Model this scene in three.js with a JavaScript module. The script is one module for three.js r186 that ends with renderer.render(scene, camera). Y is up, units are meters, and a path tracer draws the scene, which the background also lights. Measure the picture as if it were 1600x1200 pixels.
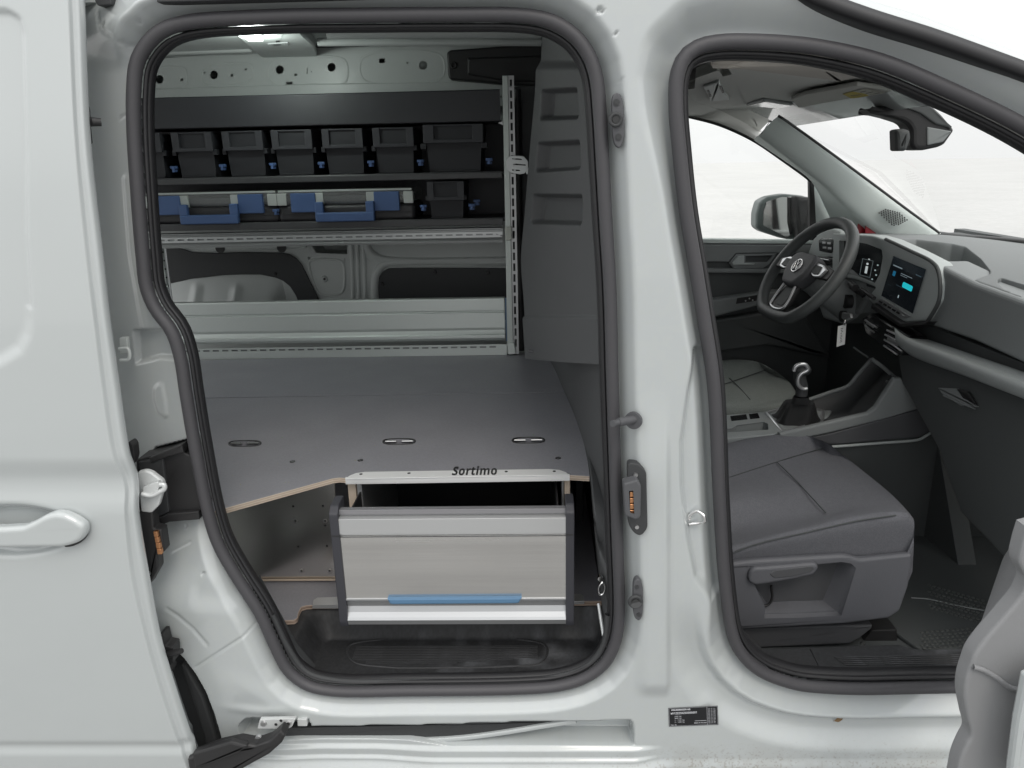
import * as THREE from 'three';
import { RoundedBoxGeometry } from 'three/addons/geometries/RoundedBoxGeometry.js';
import { mergeGeometries, mergeVertices, toCreasedNormals } from 'three/addons/utils/BufferGeometryUtils.js';
import { ImprovedNoise } from 'three/addons/math/ImprovedNoise.js';

// ---------------------------------------------------------------- camera, sky, sun, exposure
const scene = new THREE.Scene();
const FOCAL = 1162;                                   // focal length in pixels of the 1600 x 1200 photograph
const camera = new THREE.PerspectiveCamera(2 * Math.atan(600 / FOCAL) * 180 / Math.PI, 4 / 3, 0.05, 400);
camera.position.set(0, 1.45, 1.25);
camera.rotation.set(-16.8 * Math.PI / 180, 1.8 * Math.PI / 180, -1.25 * Math.PI / 180, 'YXZ');
camera.updateMatrixWorld(true);
scene.add(camera);

const renderer = new THREE.WebGLRenderer({ antialias: true });
renderer.toneMapping = THREE.LinearToneMapping;
renderer.toneMappingExposure = 1.38;
renderer.shadowMap.enabled = true;

{ // overcast sky: brightest overhead, pale at the horizon
  const W = 256, H = 128, d = new Float32Array(W * H * 4);
  const nz = new ImprovedNoise();
  for (let j = 0; j < H; j++) for (let i = 0; i < W; i++) {
    const e = ((j + 0.5) / H - 0.5) * Math.PI;        // row 0 is the bottom
    const a = i / W * Math.PI * 2;
    const s = Math.max(0, Math.sin(e));
    const cl = 1 + 0.28 * nz.noise(Math.cos(a) * 2.1 * Math.cos(e), s * 3, Math.sin(a) * 2.1 * Math.cos(e)) * Math.min(1, s * 3);
    const L = (0.70 + 1.0 * s) * cl;
    const k = (j * W + i) * 4;
    d[k] = L * 0.995; d[k + 1] = L; d[k + 2] = L * 1.0; d[k + 3] = 1;
  }
  const t = new THREE.DataTexture(d, W, H, THREE.RGBAFormat, THREE.FloatType);
  t.mapping = THREE.EquirectangularReflectionMapping; t.magFilter = THREE.LinearFilter; t.minFilter = THREE.LinearFilter;
  t.wrapS = THREE.RepeatWrapping; t.needsUpdate = true;
  scene.background = t; scene.environment = t;
}
const sun = new THREE.DirectionalLight(0xfff4e6, 0.55);
sun.position.set(1.6, 6.5, 4.2); sun.target.position.set(0.1, 0.9, 0);
sun.castShadow = true; sun.shadow.radius = 40; sun.shadow.mapSize.set(2048, 2048);
Object.assign(sun.shadow.camera, { left: -4, right: 4, top: 4, bottom: -4, near: 0.5, far: 20 });
scene.add(sun, sun.target);

// ---------------------------------------------------------------- helpers
const V = (x, y, z) => new THREE.Vector3(x, y, z);
const noise = new ImprovedNoise();
let seed = 7; const rnd = () => { seed = (seed * 16807) % 2147483647; return (seed - 1) / 2147483646; };
const ss = (x, a, b) => { const t = Math.min(1, Math.max(0, (x - a) / (b - a))); return t * t * (3 - 2 * t); };
const lerp = (a, b, t) => a + (b - a) * t;
// a surveyed plane: origin, outward normal, and two axes in it
const plane = (o, n, up = V(0, 1, 0)) => {
  n = n.clone().normalize(); const u = up.clone().cross(n).normalize(), v = n.clone().cross(u);
  return { o, n, u, v };
};
const Z = (z) => plane(V(0, 0, z), V(0, 0, 1));
const X = (x) => plane(V(x, 0, 0), V(-1, 0, 0));
const XR = (x) => plane(V(x, 0, 0), V(1, 0, 0));
const Y = (y) => plane(V(0, y, 0), V(0, 1, 0), V(0, 0, -1));
const YD = (y) => plane(V(0, y, 0), V(0, -1, 0), V(0, 0, 1));
// survey: the point of a plane that was sighted at photo coordinates (a, b)
const dirv = V(0, 0, 0);
function on(a, b, pl) {
  if (typeof pl === 'number') pl = Z(pl);
  dirv.set((a - 800) / FOCAL, -(b - 600) / FOCAL, -1).applyQuaternion(camera.quaternion);
  const t = pl.o.clone().sub(camera.position).dot(pl.n) / dirv.dot(pl.n);
  return camera.position.clone().addScaledVector(dirv, t);
}
const onAll = (l, pl) => l.map((p) => on(p[0], p[1], p[2] === undefined ? pl : p[2]));
const spline = (pts, n, closed = false) => {
  const c = new THREE.CatmullRomCurve3(pts, closed, 'centripetal');
  const r = c.getSpacedPoints(n); if (closed) r.pop(); return r;
};
// rounded corners on a flat outline
function rounded2(p, r, closed = true) {
  if (!r) return p;
  const o = [], n = p.length;
  for (let i = 0; i < n; i++) {
    if (!closed && (i === 0 || i === n - 1)) { o.push(p[i]); continue; }
    const a = p[(i + n - 1) % n], b = p[i], c = p[(i + 1) % n];
    const ri = b.r !== undefined ? b.r : r;
    const l1 = a.distanceTo(b), l2 = c.distanceTo(b), k1 = Math.min(ri, l1 * 0.48) / l1, k2 = Math.min(ri, l2 * 0.48) / l2;
    const s = b.clone().lerp(a, k1), e = b.clone().lerp(c, k2);
    for (let k = 0; k <= 5; k++) { const t = k / 5; o.push(s.clone().multiplyScalar((1 - t) ** 2).add(b.clone().multiplyScalar(2 * t * (1 - t))).add(e.clone().multiplyScalar(t * t))); }
  }
  return o;
}
const flat = (pts, pl) => pts.map((p) => { const d = p.clone().sub(pl.o); return new THREE.Vector2(d.dot(pl.u), d.dot(pl.v)); });
const toPlane = (g, pl, z0 = 0) => g.applyMatrix4(new THREE.Matrix4().makeBasis(pl.u, pl.v, pl.n).setPosition(pl.o.clone().addScaledVector(pl.n, z0)));
// a plate with its front face on a plane, going `thick` back from it
function plate(l, pl, thick, { r = 0, bevel = 0.0015, holes = [], smooth = 0, out = 0, seg = 2 } = {}) {
  if (typeof pl === 'number') pl = Z(pl);
  const mk = (q) => { let w = q[0].isVector3 ? q : onAll(q, pl); if (smooth) w = spline(w, smooth, true); return rounded2(flat(w, pl), r); };
  const sh = new THREE.Shape(mk(l));
  for (const h of holes) sh.holes.push(new THREE.Path(mk(h)));
  const b = Math.min(bevel, thick * 0.49);
  const g = new THREE.ExtrudeGeometry(sh, { depth: thick - 2 * b, bevelEnabled: b > 0, bevelThickness: b, bevelSize: b, bevelOffset: -b, bevelSegments: seg, curveSegments: 8 });
  return toPlane(g, pl, -thick + b + out);
}
const plateDown = plate;
// grid surface from rows of points
function loft(rows, closedU = false, closedV = false) {
  const nv = rows.length, nu = rows[0].length, pos = [], uv = [], idx = [];
  for (let j = 0; j < nv; j++) for (let i = 0; i < nu; i++) { const p = rows[j][i]; pos.push(p.x, p.y, p.z); uv.push(i / (nu - 1 || 1), j / (nv - 1 || 1)); }
  const ju = closedU ? nu : nu - 1, jv = closedV ? nv : nv - 1;
  for (let j = 0; j < jv; j++) for (let i = 0; i < ju; i++) {
    const a = j * nu + i, b = j * nu + (i + 1) % nu, c = ((j + 1) % nv) * nu + i, d = ((j + 1) % nv) * nu + (i + 1) % nu;
    idx.push(a, b, d, a, d, c);
  }
  const g = new THREE.BufferGeometry();
  g.setAttribute('position', new THREE.Float32BufferAttribute(pos, 3)); g.setAttribute('uv', new THREE.Float32BufferAttribute(uv, 2));
  g.setIndex(idx); g.computeVertexNormals(); return g;
}
const surf = (nu, nv, fn) => { const rows = []; for (let j = 0; j <= nv; j++) { const r = []; for (let i = 0; i <= nu; i++) r.push(fn(i / nu, j / nv)); rows.push(r); } return loft(rows); };
// surface through several curves (each sighted or given), smoothed across
function skin(curves, nu = 40, sub = 4, smoothAcross = true) {
  const rows = curves.map((c) => spline(c, nu)); if (sub <= 1) return loft(rows);
  const cols = rows[0].map((_, i) => { const p = rows.map((r) => r[i]); return smoothAcross ? spline(p, (rows.length - 1) * sub) : p.flatMap((q, k) => k === p.length - 1 ? [q] : [...Array(sub)].map((_, m) => q.clone().lerp(p[k + 1], m / sub))); });
  return loft(cols[0].map((_, j) => cols.map((c) => c[j])));
}
// sweep a profile [[across, out], ...] along a path that lies near a plane
function sweep(path, pl, prof, closed, profClosed = true) {
  if (typeof pl === 'number') pl = Z(pl);
  const n = path.length, rows = [];
  for (let i = 0; i < n; i++) {
    const a = path[closed ? (i + n - 1) % n : Math.max(0, i - 1)], b = path[closed ? (i + 1) % n : Math.min(n - 1, i + 1)];
    const t = b.clone().sub(a).normalize(), s = t.cross(pl.n).normalize();
    rows.push(prof.map(([o, z]) => path[i].clone().addScaledVector(s, o).addScaledVector(pl.n, z)));
  }
  let g = loft(rows, profClosed, closed); return g;
}
const ring = (rx, rz, n = 14, ox = 0, oz = 0) => [...Array(n)].map((_, i) => [ox + rx * Math.cos(i / n * 2 * Math.PI), oz + rz * Math.sin(i / n * 2 * Math.PI)]);
const tube = (pts, r, n = 32, closed = false, rs = 10) => new THREE.TubeGeometry(new THREE.CatmullRomCurve3(pts, closed, 'centripetal'), n, r, rs, closed);
function rod(a, b, r0, r1 = r0, seg = 20) {
  const g = new THREE.CylinderGeometry(r1, r0, a.distanceTo(b), seg);
  g.applyQuaternion(new THREE.Quaternion().setFromUnitVectors(V(0, 1, 0), b.clone().sub(a).normalize()));
  return g.translate(...a.clone().add(b).multiplyScalar(0.5).toArray());
}
const box = (c, s, r = 0.002) => new RoundedBoxGeometry(s.x, s.y, s.z, 2, Math.min(r, s.x * 0.49, s.y * 0.49, s.z * 0.49)).translate(c.x, c.y, c.z);
const boxFrom = (a, b, r = 0.002) => box(a.clone().add(b).multiplyScalar(0.5), V(Math.abs(a.x - b.x), Math.abs(a.y - b.y), Math.abs(a.z - b.z)), r);
// disc standing on a plane
const disc = (p, pl, r, h, seg = 20, r2 = r) => { if (typeof pl === 'number') pl = Z(pl); return rod(p, p.clone().addScaledVector(pl.n, h), r, r2, seg); };
const clean = (g) => { g = g.index ? g.toNonIndexed() : g; for (const k of Object.keys(g.attributes)) if (!['position', 'normal', 'uv'].includes(k)) g.deleteAttribute(k); return g; };
const merge = (l) => l.length === 1 ? l[0] : mergeGeometries(l.map(clean));
// metric uv from position along the two axes of a plane
function uvOn(g, pl) {
  if (typeof pl === 'number') pl = Z(pl);
  const p = g.attributes.position, uv = new Float32Array(p.count * 2), q = V(0, 0, 0);
  for (let i = 0; i < p.count; i++) { q.fromBufferAttribute(p, i).sub(pl.o); uv[2 * i] = q.dot(pl.u); uv[2 * i + 1] = q.dot(pl.v); }
  g.setAttribute('uv', new THREE.BufferAttribute(uv, 2)); return g;
}
// metric uv, each face by the axis it faces
function uvBox(g) {
  g = g.index ? g.toNonIndexed() : g; const p = g.attributes.position, n = g.attributes.normal, uv = new Float32Array(p.count * 2);
  for (let i = 0; i < p.count; i += 3) {
    let ax = 0, ay = 0, az = 0; for (let k = 0; k < 3; k++) { ax += Math.abs(n.getX(i + k)); ay += Math.abs(n.getY(i + k)); az += Math.abs(n.getZ(i + k)); }
    for (let k = 0; k < 3; k++) { const x = p.getX(i + k), y = p.getY(i + k), z = p.getZ(i + k); const [s, t] = az >= ax && az >= ay ? [x, y] : ay >= ax ? [x, z] : [z, y]; uv[2 * (i + k)] = s; uv[2 * (i + k) + 1] = t; }
  }
  g.setAttribute('uv', new THREE.BufferAttribute(uv, 2)); return g;
}
const used = {};
const numbered = (n) => { const k = used[n] = (used[n] ?? -1) + 1; return k ? n + '_' + String(k).padStart(3, '0') : n; };
function thing(name, label, category, p = V(0, 0, 0), group) {
  const o = new THREE.Group(); o.name = numbered(name); o.position.copy(p); o.userData = { label, category }; if (group) o.userData.group = group; scene.add(o); return o;
}
// a mesh under a thing (world-space geometry is moved into the thing's own space)
function part(parent, name, geo, mat, label, kind) {
  let g = Array.isArray(geo) ? merge(geo) : geo;
  const off = V(0, 0, 0); let q = parent; while (q && q !== scene) { off.add(q.position); q = q.parent; }
  if (off.lengthSq() > 0) g = g.clone().translate(-off.x, -off.y, -off.z);
  const m = new THREE.Mesh(g, mat); m.name = name; m.castShadow = m.receiveShadow = true;
  if (label) m.userData.label = label; if (kind) m.userData.kind = kind;
  parent.add(m); return m;
}
const parts = (parent, name, geos, mat, label) => geos.map((g) => part(parent, name, g, mat, label));
function sub(parent, name, p = V(0, 0, 0), label) { const o = new THREE.Group(); o.name = name; o.position.copy(p); if (label) o.userData.label = label; parent.add(o); return o; }

// ---------------------------------------------------------------- textures and materials
function dataTex(n, fn, { srgb = false, rep = 1, m = n } = {}) {
  const d = new Uint8Array(n * m * 4);
  for (let j = 0; j < m; j++) for (let i = 0; i < n; i++) { const c = fn(i / n, j / m, i, j), k = (j * n + i) * 4; if (Array.isArray(c)) { d[k] = c[0]; d[k + 1] = c[1]; d[k + 2] = c[2]; } else d[k] = d[k + 1] = d[k + 2] = c; d[k + 3] = 255; }
  const t = new THREE.DataTexture(d, n, m); t.wrapS = t.wrapT = THREE.RepeatWrapping; t.magFilter = THREE.LinearFilter; t.minFilter = THREE.LinearMipmapLinearFilter; t.generateMipmaps = true;
  if (srgb) t.colorSpace = THREE.SRGBColorSpace; t.repeat.set(rep, rep); t.needsUpdate = true; return t;
}
// tileable value noise
const hash = (i, j, s) => { let h = Math.imul(i, 374761393) ^ Math.imul(j, 668265263) ^ Math.imul(s, 1442695041); h = Math.imul(h ^ (h >>> 13), 1274126177); return ((h ^ (h >>> 16)) >>> 0) / 4294967295; };
function vnoise(u, v, f, s, fv = f) {
  const x = u * f, y = v * fv, i = Math.floor(x), j = Math.floor(y), a = x - i, b = y - j, A = a * a * (3 - 2 * a), B = b * b * (3 - 2 * b);
  const h = (p, q) => hash(((p % f) + f) % f, ((q % fv) + fv) % fv, s);
  return lerp(lerp(h(i, j), h(i + 1, j), A), lerp(h(i, j + 1), h(i + 1, j + 1), A), B);
}
const T = {
  grain: dataTex(256, (u, v) => 255 * (0.5 * vnoise(u, v, 64, 1) + 0.35 * vnoise(u, v, 128, 2) + 0.15 * vnoise(u, v, 8, 3))),
  weave: dataTex(256, (u, v) => { const a = Math.sin(u * 64 * Math.PI), b = Math.sin(v * 64 * Math.PI); return 128 + 60 * (a * b > 0 ? Math.abs(a) : -Math.abs(b)) * 0.9 + 40 * (vnoise(u, v, 48, 5) - 0.5); }),
  weaveCol: dataTex(256, (u, v) => { const k = 215 + 40 * (0.85 * vnoise(u, v, 128, 6) + 0.15 * vnoise(u, v, 16, 7)); return [k, k, k]; }, { srgb: true }),
  brushed: dataTex(512, (u, v) => 255 * (0.55 + 0.25 * (vnoise(u, v, 6, 8, 256) - 0.5) + 0.3 * (vnoise(u, v, 3, 9, 40) - 0.5))),
  scuff: dataTex(512, (u, v) => 255 * Math.min(1, 0.62 + 0.25 * (vnoise(u, v, 5, 10) - 0.5) + 0.3 * (vnoise(u, v, 40, 11) - 0.5) + 0.1 * (vnoise(u, v, 160, 12) - 0.5))),
};
const rep = (t, k, k2 = k) => { const c = t.clone(); c.repeat.set(k, k2); c.needsUpdate = true; return c; };
const std = (c, rough, o = {}) => new THREE.MeshStandardMaterial({ color: Array.isArray(c) ? new THREE.Color().setRGB(...c) : new THREE.Color(c), roughness: rough, ...o });
const phys = (c, rough, o = {}) => new THREE.MeshPhysicalMaterial({ color: Array.isArray(c) ? new THREE.Color().setRGB(...c) : new THREE.Color(c), roughness: rough, ...o });
const grainOpts = (k = 12, s = 0.0002) => ({ bumpMap: rep(T.grain, k), bumpScale: s });
const M = {
  paint: phys([0.428, 0.456, 0.459], 0.26, { clearcoat: 1, clearcoatRoughness: 0.06 }),
  paintIn: phys([0.50, 0.53, 0.52], 0.5, { clearcoat: 0.3, clearcoatRoughness: 0.3 }),
  seal: std([0.052, 0.051, 0.056], 0.5, grainOpts(30, 0.0001)),
  sealDark: std([0.016, 0.016, 0.018], 0.5),
  black: std([0.018, 0.018, 0.019], 0.5),
  blackGloss: phys([0.008, 0.008, 0.009], 0.15, { clearcoat: 0.6, clearcoatRoughness: 0.1 }),
  blackMatt: std([0.032, 0.033, 0.034], 0.8),
  plastic: std([0.075, 0.077, 0.083], 0.6, grainOpts(14, 0.00025)),
  plasticMid: std([0.075, 0.077, 0.08], 0.58, grainOpts(14, 0.00025)),
  dash: std([0.055, 0.06, 0.062], 0.55, grainOpts(16, 0.0002)),
  dashDark: std([0.035, 0.037, 0.039], 0.6, grainOpts(16, 0.0002)),
  head: std([0.52, 0.53, 0.51], 0.95, grainOpts(30, 0.0002)),
  pillar: std([0.64, 0.70, 0.68], 0.75, grainOpts(18, 0.0002)),
  alu: std([0.80, 0.81, 0.81], 0.42, { metalness: 0.9, }),
  aluWhite: std([0.62, 0.64, 0.64], 0.4, { metalness: 0.35 }),
  steel: phys([0.80, 0.78, 0.75], 0.26, { metalness: 1, bumpMap: rep(T.brushed, 1.2, 1.2), bumpScale: 0.00003 }),
  screw: std([0.6, 0.6, 0.6], 0.3, { metalness: 1 }),
  chrome: std([0.85, 0.85, 0.85], 0.12, { metalness: 1 }),
  silver: std([0.55, 0.56, 0.57], 0.35, { metalness: 0.8 }),
  shelf: std([0.034, 0.035, 0.040], 0.5, grainOpts(20, 0.00012)),
  bin: std([0.021, 0.022, 0.026], 0.6, grainOpts(24, 0.0002)),
  binRim: std([0.038, 0.039, 0.045], 0.55, grainOpts(24, 0.0002)),
  blue: std([0.06, 0.115, 0.26], 0.5, grainOpts(24, 0.0001)),
  blueLight: std([0.085, 0.18, 0.30], 0.45),
  ply: std([0.46, 0.385, 0.31], 0.75),
  copper: std([0.72, 0.36, 0.18], 0.35, { metalness: 1 }),
  glass: phys([0.985, 0.99, 0.985], 0.0, { transmission: 1, thickness: 0, ior: 1.25 }),
  clear: phys([0.93, 0.95, 0.94], 0.12, { transmission: 0.85, thickness: 0, ior: 1.45 }),
};
// ---------------------------------------------------------------- ground
{
  const flatUv = (g, k) => { const p = g.attributes.position, uv = new Float32Array(p.count * 2); for (let i = 0; i < p.count; i++) { uv[2 * i] = p.getX(i) / k; uv[2 * i + 1] = p.getZ(i) / k; } g.setAttribute('uv', new THREE.BufferAttribute(uv, 2)); return g; };
  const tex = (c0, amp, s) => dataTex(512, (u, v) => { const k = c0 + amp * (vnoise(u, v, 7, s) - 0.5) + amp * (vnoise(u, v, 90, s + 1) - 0.5) + amp * (vnoise(u, v, 256, s + 2) - 0.5); return [k, k, k * 0.995]; }, { srgb: true });
  const add = (name, g, m, label) => { const o = new THREE.Mesh(g, m); o.name = name; o.receiveShadow = true; o.userData = { kind: 'structure', label, category: 'ground' }; scene.add(o); };
  add('ground', flatUv(new THREE.CircleGeometry(150, 64).rotateX(-Math.PI / 2), 12), std([1, 1, 1], 0.95, { map: tex(176, 6, 20) }), 'pale concrete yard reaching to the horizon');
  add('parking_bay', flatUv(new THREE.PlaneGeometry(13, 15).rotateX(-Math.PI / 2).translate(0, 0.004, 0.5), 2.5), std([1, 1, 1], 0.95, { map: tex(128, 22, 24), bumpMap: rep(T.grain, 3), bumpScale: 0.002 }), 'grey asphalt parking bay under the van');
}
// ---------------------------------------------------------------- the van
const van = thing('delivery_van', 'white delivery van seen from its open sliding side door and open passenger door', 'van', V(0, 0, -0.8));
const pq = V(0, 0, 0);
const toPhoto = (x, y, z) => { pq.set(x, y, z).applyMatrix4(camera.matrixWorldInverse); return [800 + FOCAL * pq.x / -pq.z, 600 - FOCAL * pq.y / -pq.z]; };
// signed distance to a closed outline (negative inside)
function sdist(poly, x, y) {
  let d = 1e9, inside = false; const n = poly.length;
  for (let i = 0, j = n - 1; i < n; j = i++) {
    const ax = poly[j].x, ay = poly[j].y, bx = poly[i].x - ax, by = poly[i].y - ay, px = x - ax, py = y - ay;
    const t = Math.max(0, Math.min(1, (px * bx + py * by) / (bx * bx + by * by))), ex = px - bx * t, ey = py - by * t, q = ex * ex + ey * ey;
    if (q < d) d = q;
    if ((ay > y) !== (poly[i].y > y) && x < bx * (y - ay) / by + ax) inside = !inside;
  }
  d = Math.sqrt(d); return inside ? -d : d;
}
const lineDist = (poly, x, y) => { let d = 1e9; for (let i = 1; i < poly.length; i++) { const ax = poly[i - 1].x, ay = poly[i - 1].y, bx = poly[i].x - ax, by = poly[i].y - ay, px = x - ax, py = y - ay, t = Math.max(0, Math.min(1, (px * bx + py * by) / (bx * bx + by * by))); d = Math.min(d, (px - bx * t) ** 2 + (py - by * t) ** 2); } return Math.sqrt(d); };
const L = (l) => l.map(([a, b]) => new THREE.Vector2(a, b));

const sideRing = spline(onAll([[560, 24], [700, 23], [822, 25], [865, 35], [900, 58], [922, 90], [932, 122], [937, 172], [942, 260], [947, 350], [953, 450], [957, 600], [960, 697], [965, 850], [968, 940], [967, 972], [961, 1005], [945, 1036], [916, 1058], [875, 1071], [820, 1076], [640, 1079], [520, 1079], [480, 1070], [450, 1047], [430, 1010], [407, 960], [369, 900], [341, 850], [325, 800], [305, 700], [291, 617], [281, 555], [268, 517], [243, 483], [229, 450], [223, 400], [215, 300], [209, 200], [209, 140], [214, 98], [229, 70], [250, 50], [275, 39], [312, 32], [380, 28], [460, 25]], 0), 260, true);
const cabRing = spline(onAll([[1503, 1073], [1400, 1075], [1350, 1076], [1290, 1074], [1250, 1070], [1220, 1062], [1195, 1052], [1172, 1036], [1153, 1012], [1143, 985], [1136, 940], [1130, 880], [1124, 780], [1115, 600], [1100, 500], [1087, 420], [1072, 330], [1062, 240], [1056, 165], [1058, 118], [1069, 90], [1092, 73], [1125, 66], [1167, 65], [1230, 68], [1280, 74], [1372, 95], [1486, 142], [1600, 198], [1700, 262], [1840, 370], [1980, 500], [2060, 700], [2020, 900], [1900, 1010], [1760, 1062], [1620, 1072]], 0), 260, true);
const SR = sideRing.filter((_, i) => i % 2 === 0), CR = cabRing.filter((_, i) => i % 2 === 0);
const latchPocket = L([[1086, 545], [1074, 610], [1063, 690], [1064, 760], [1074, 840], [1086, 900], [1114, 940], [1150, 940], [1140, 560]]);
const leftPocket = L([[180, 528], [235, 522], [252, 530], [258, 566], [254, 571], [225, 572], [210, 577], [180, 585]]);
const lockHole = L([[214, 722], [262, 706], [284, 698], [288, 711], [296, 714], [315, 796], [309, 809], [262, 812], [236, 822], [216, 822]]);
const leftOval = L([[215, 620], [225, 611], [234, 613], [240, 640], [242, 665], [236, 669], [222, 662], [214, 640]]);
const slotDark = L([[372, 1136], [384, 1124], [396, 1121], [482, 1123], [486, 1135], [660, 1131], [800, 1126.5], [983, 1124], [988, 1129], [990, 1162], [700, 1162], [640, 1155], [470, 1155], [400, 1158], [376, 1156]]);
const archHole = L([[270, 1020], [284, 1032], [303, 1056], [320, 1085], [333, 1120], [346, 1170], [352, 1200], [350, 1320], [150, 1320], [150, 1020]]);
const seams = [L([[303, 1047], [390, 987], [402, 976]]), L([[250, 881], [283, 862]]), L([[258, 955], [275, 965], [300, 985], [322, 1010]]), L([[190, 168], [163, 183]]), L([[128, 10], [145, 42], [175, 62], [205, 70]])];
const ridgeL = L([[175, 280], [185, 400], [196, 460], [203, 520]]);
const roofCut = L([[1150, -260], [1235, -22], [1265, -9], [1345, 21], [1440, 51], [1535, 85], [1600, 110], [1760, 188], [1960, 330], [2300, 330], [2300, -260]]);
const bodyHoles = [[180, 146, 3], [935, 16, 4], [940, 18, 2.5], [962, 53, 3], [147, 32, 2], [209, 30, 2.5], [219, 53, 2.5], [186, 184, 2], [970, 126, 2], [274, 840, 2.5], [313, 902, 2.5]];
const ramp = (t, w = 0.16) => t < -w ? 0 : t < w ? (t + w) ** 2 / (4 * w) : t < 1 - w ? t : t < 1 + w ? 1 - (1 + w - t) ** 2 / (4 * w) : 1;
function bodyOut(x, y) {
  const dS = sdist(SR, x, y), dC = sdist(CR, x, y), [a, b] = toPhoto(x, y, 0.02);
  let z = 0.024;
  const zS = lerp(-0.018, 0.024, ramp((dS - 0.012) / 0.026));
  const low = ss(b, 930, 1060), top = 1 - ss(b, 40, 330), wC = lerp(lerp(0.024, 0.062, top), 0.05, low);
  const zC = lerp(-0.018, 0.024, lerp(ramp((dC - 0.012) / wC, 0.2), ss(dC, 0.012, 0.012 + wC), top));
  // left of the opening the jamb falls back behind the sliding door
  const left = ss(-x, 0.2, 0.35);
  const wL = left * (1 - ss(b, 790, 960)) * ss(b, 20, 110);
  z = Math.min(lerp(zS, Math.max(-0.075, -0.018 - 0.32 * Math.max(0, dS - 0.012)), wL), zC);
  if (left > 0 && wL < 1) { const k = Math.max(0, dS - 0.042) * left; z -= k * lerp(0.85, 0.10, ss(b, 780, 960)) * (1 - wL); z = Math.max(z, -0.10); }
  // roof rail leans in
  z -= 0.25 * Math.max(0, y - 1.70);
  // pillar: a soft fold running down to the sill
  if (a > 985 && a < 1120) z += 0.010 * (1 - ss(a, 1037, 1050)) * ss(b, 600, 760) * (1 - ss(b, 1060, 1090)) * ss(a, 985, 1015);
  if (dC < 0.2 && dC > 0) {
    z -= 0.016 * ss(-sdist(latchPocket, a, b), -3, 7);
    // the sill below the front door: rounded edge, then it drops back and flares out again
    z += low * (-0.022 * ss(dC, 0.052, 0.072) + 0.022 * ss(dC, 0.085, 0.135));
  }
  if (dS < 0.3 && a < 520) {
    { const k = ss(-sdist(lockHole, a, b), -1, 2); z = lerp(z, -0.07, k); }
    z -= 0.014 * ss(-sdist(leftPocket, a, b), -2, 4) + 0.004 * ss(-sdist(leftOval, a, b), -2, 5) * -1;
    for (const s of seams) { const d = lineDist(s, a, b); if (d < 5) z -= 0.0022 * (1 - ss(d, 0.6, 3.2)); }
    z += 0.003 * (1 - ss(lineDist(ridgeL, a, b), 1, 9));
    // pressed swages at the corner of the wheel arch
    z += 0.006 * ss(b - (1066 + 0.62 * (a - 380)), -30, 8) * ss(a, 300, 420) * ss(b, 1030, 1075) * (1 - ss(a, 430, 515));
    z += 0.004 * Math.exp(-(((a - 400) / 40) ** 2 + ((b - 1108) / 7) ** 2));
    z -= 0.004 * ss(b, 905, 935) * (1 - ss(b, 935, 962)) * ss(a, 290, 310) * (1 - ss(a, 360, 378));
  }
  // the lower rail pocket and the stepped sill under it
  if (b > 1110 && a > 340 && a < 1010) {
    z -= 0.05 * ss(-sdist(slotDark, a, b), -0.5, 2.4);
  }
  if (b > 1150) { const k = 1 - ss(a, 985, 1040); const m = 1 - ss(a, 1000, 1060) * 0.6; z += k * (0.008 * ss(b, 1162, 1168) + 0.006 * ss(b, 1176, 1181)) + m * (0.012 * ss(b, 1182, 1196) - 0.03 * ss(b, 1196, 1240)); }
  for (const h of bodyHoles) { const d = Math.hypot(a - h[0], b - h[1]); if (d < h[2] * 2) z -= 0.006 * (1 - ss(d, h[2] * 0.6, h[2] * 1.2)); }
  return { z, dS, dC, a, b };
}
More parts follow.
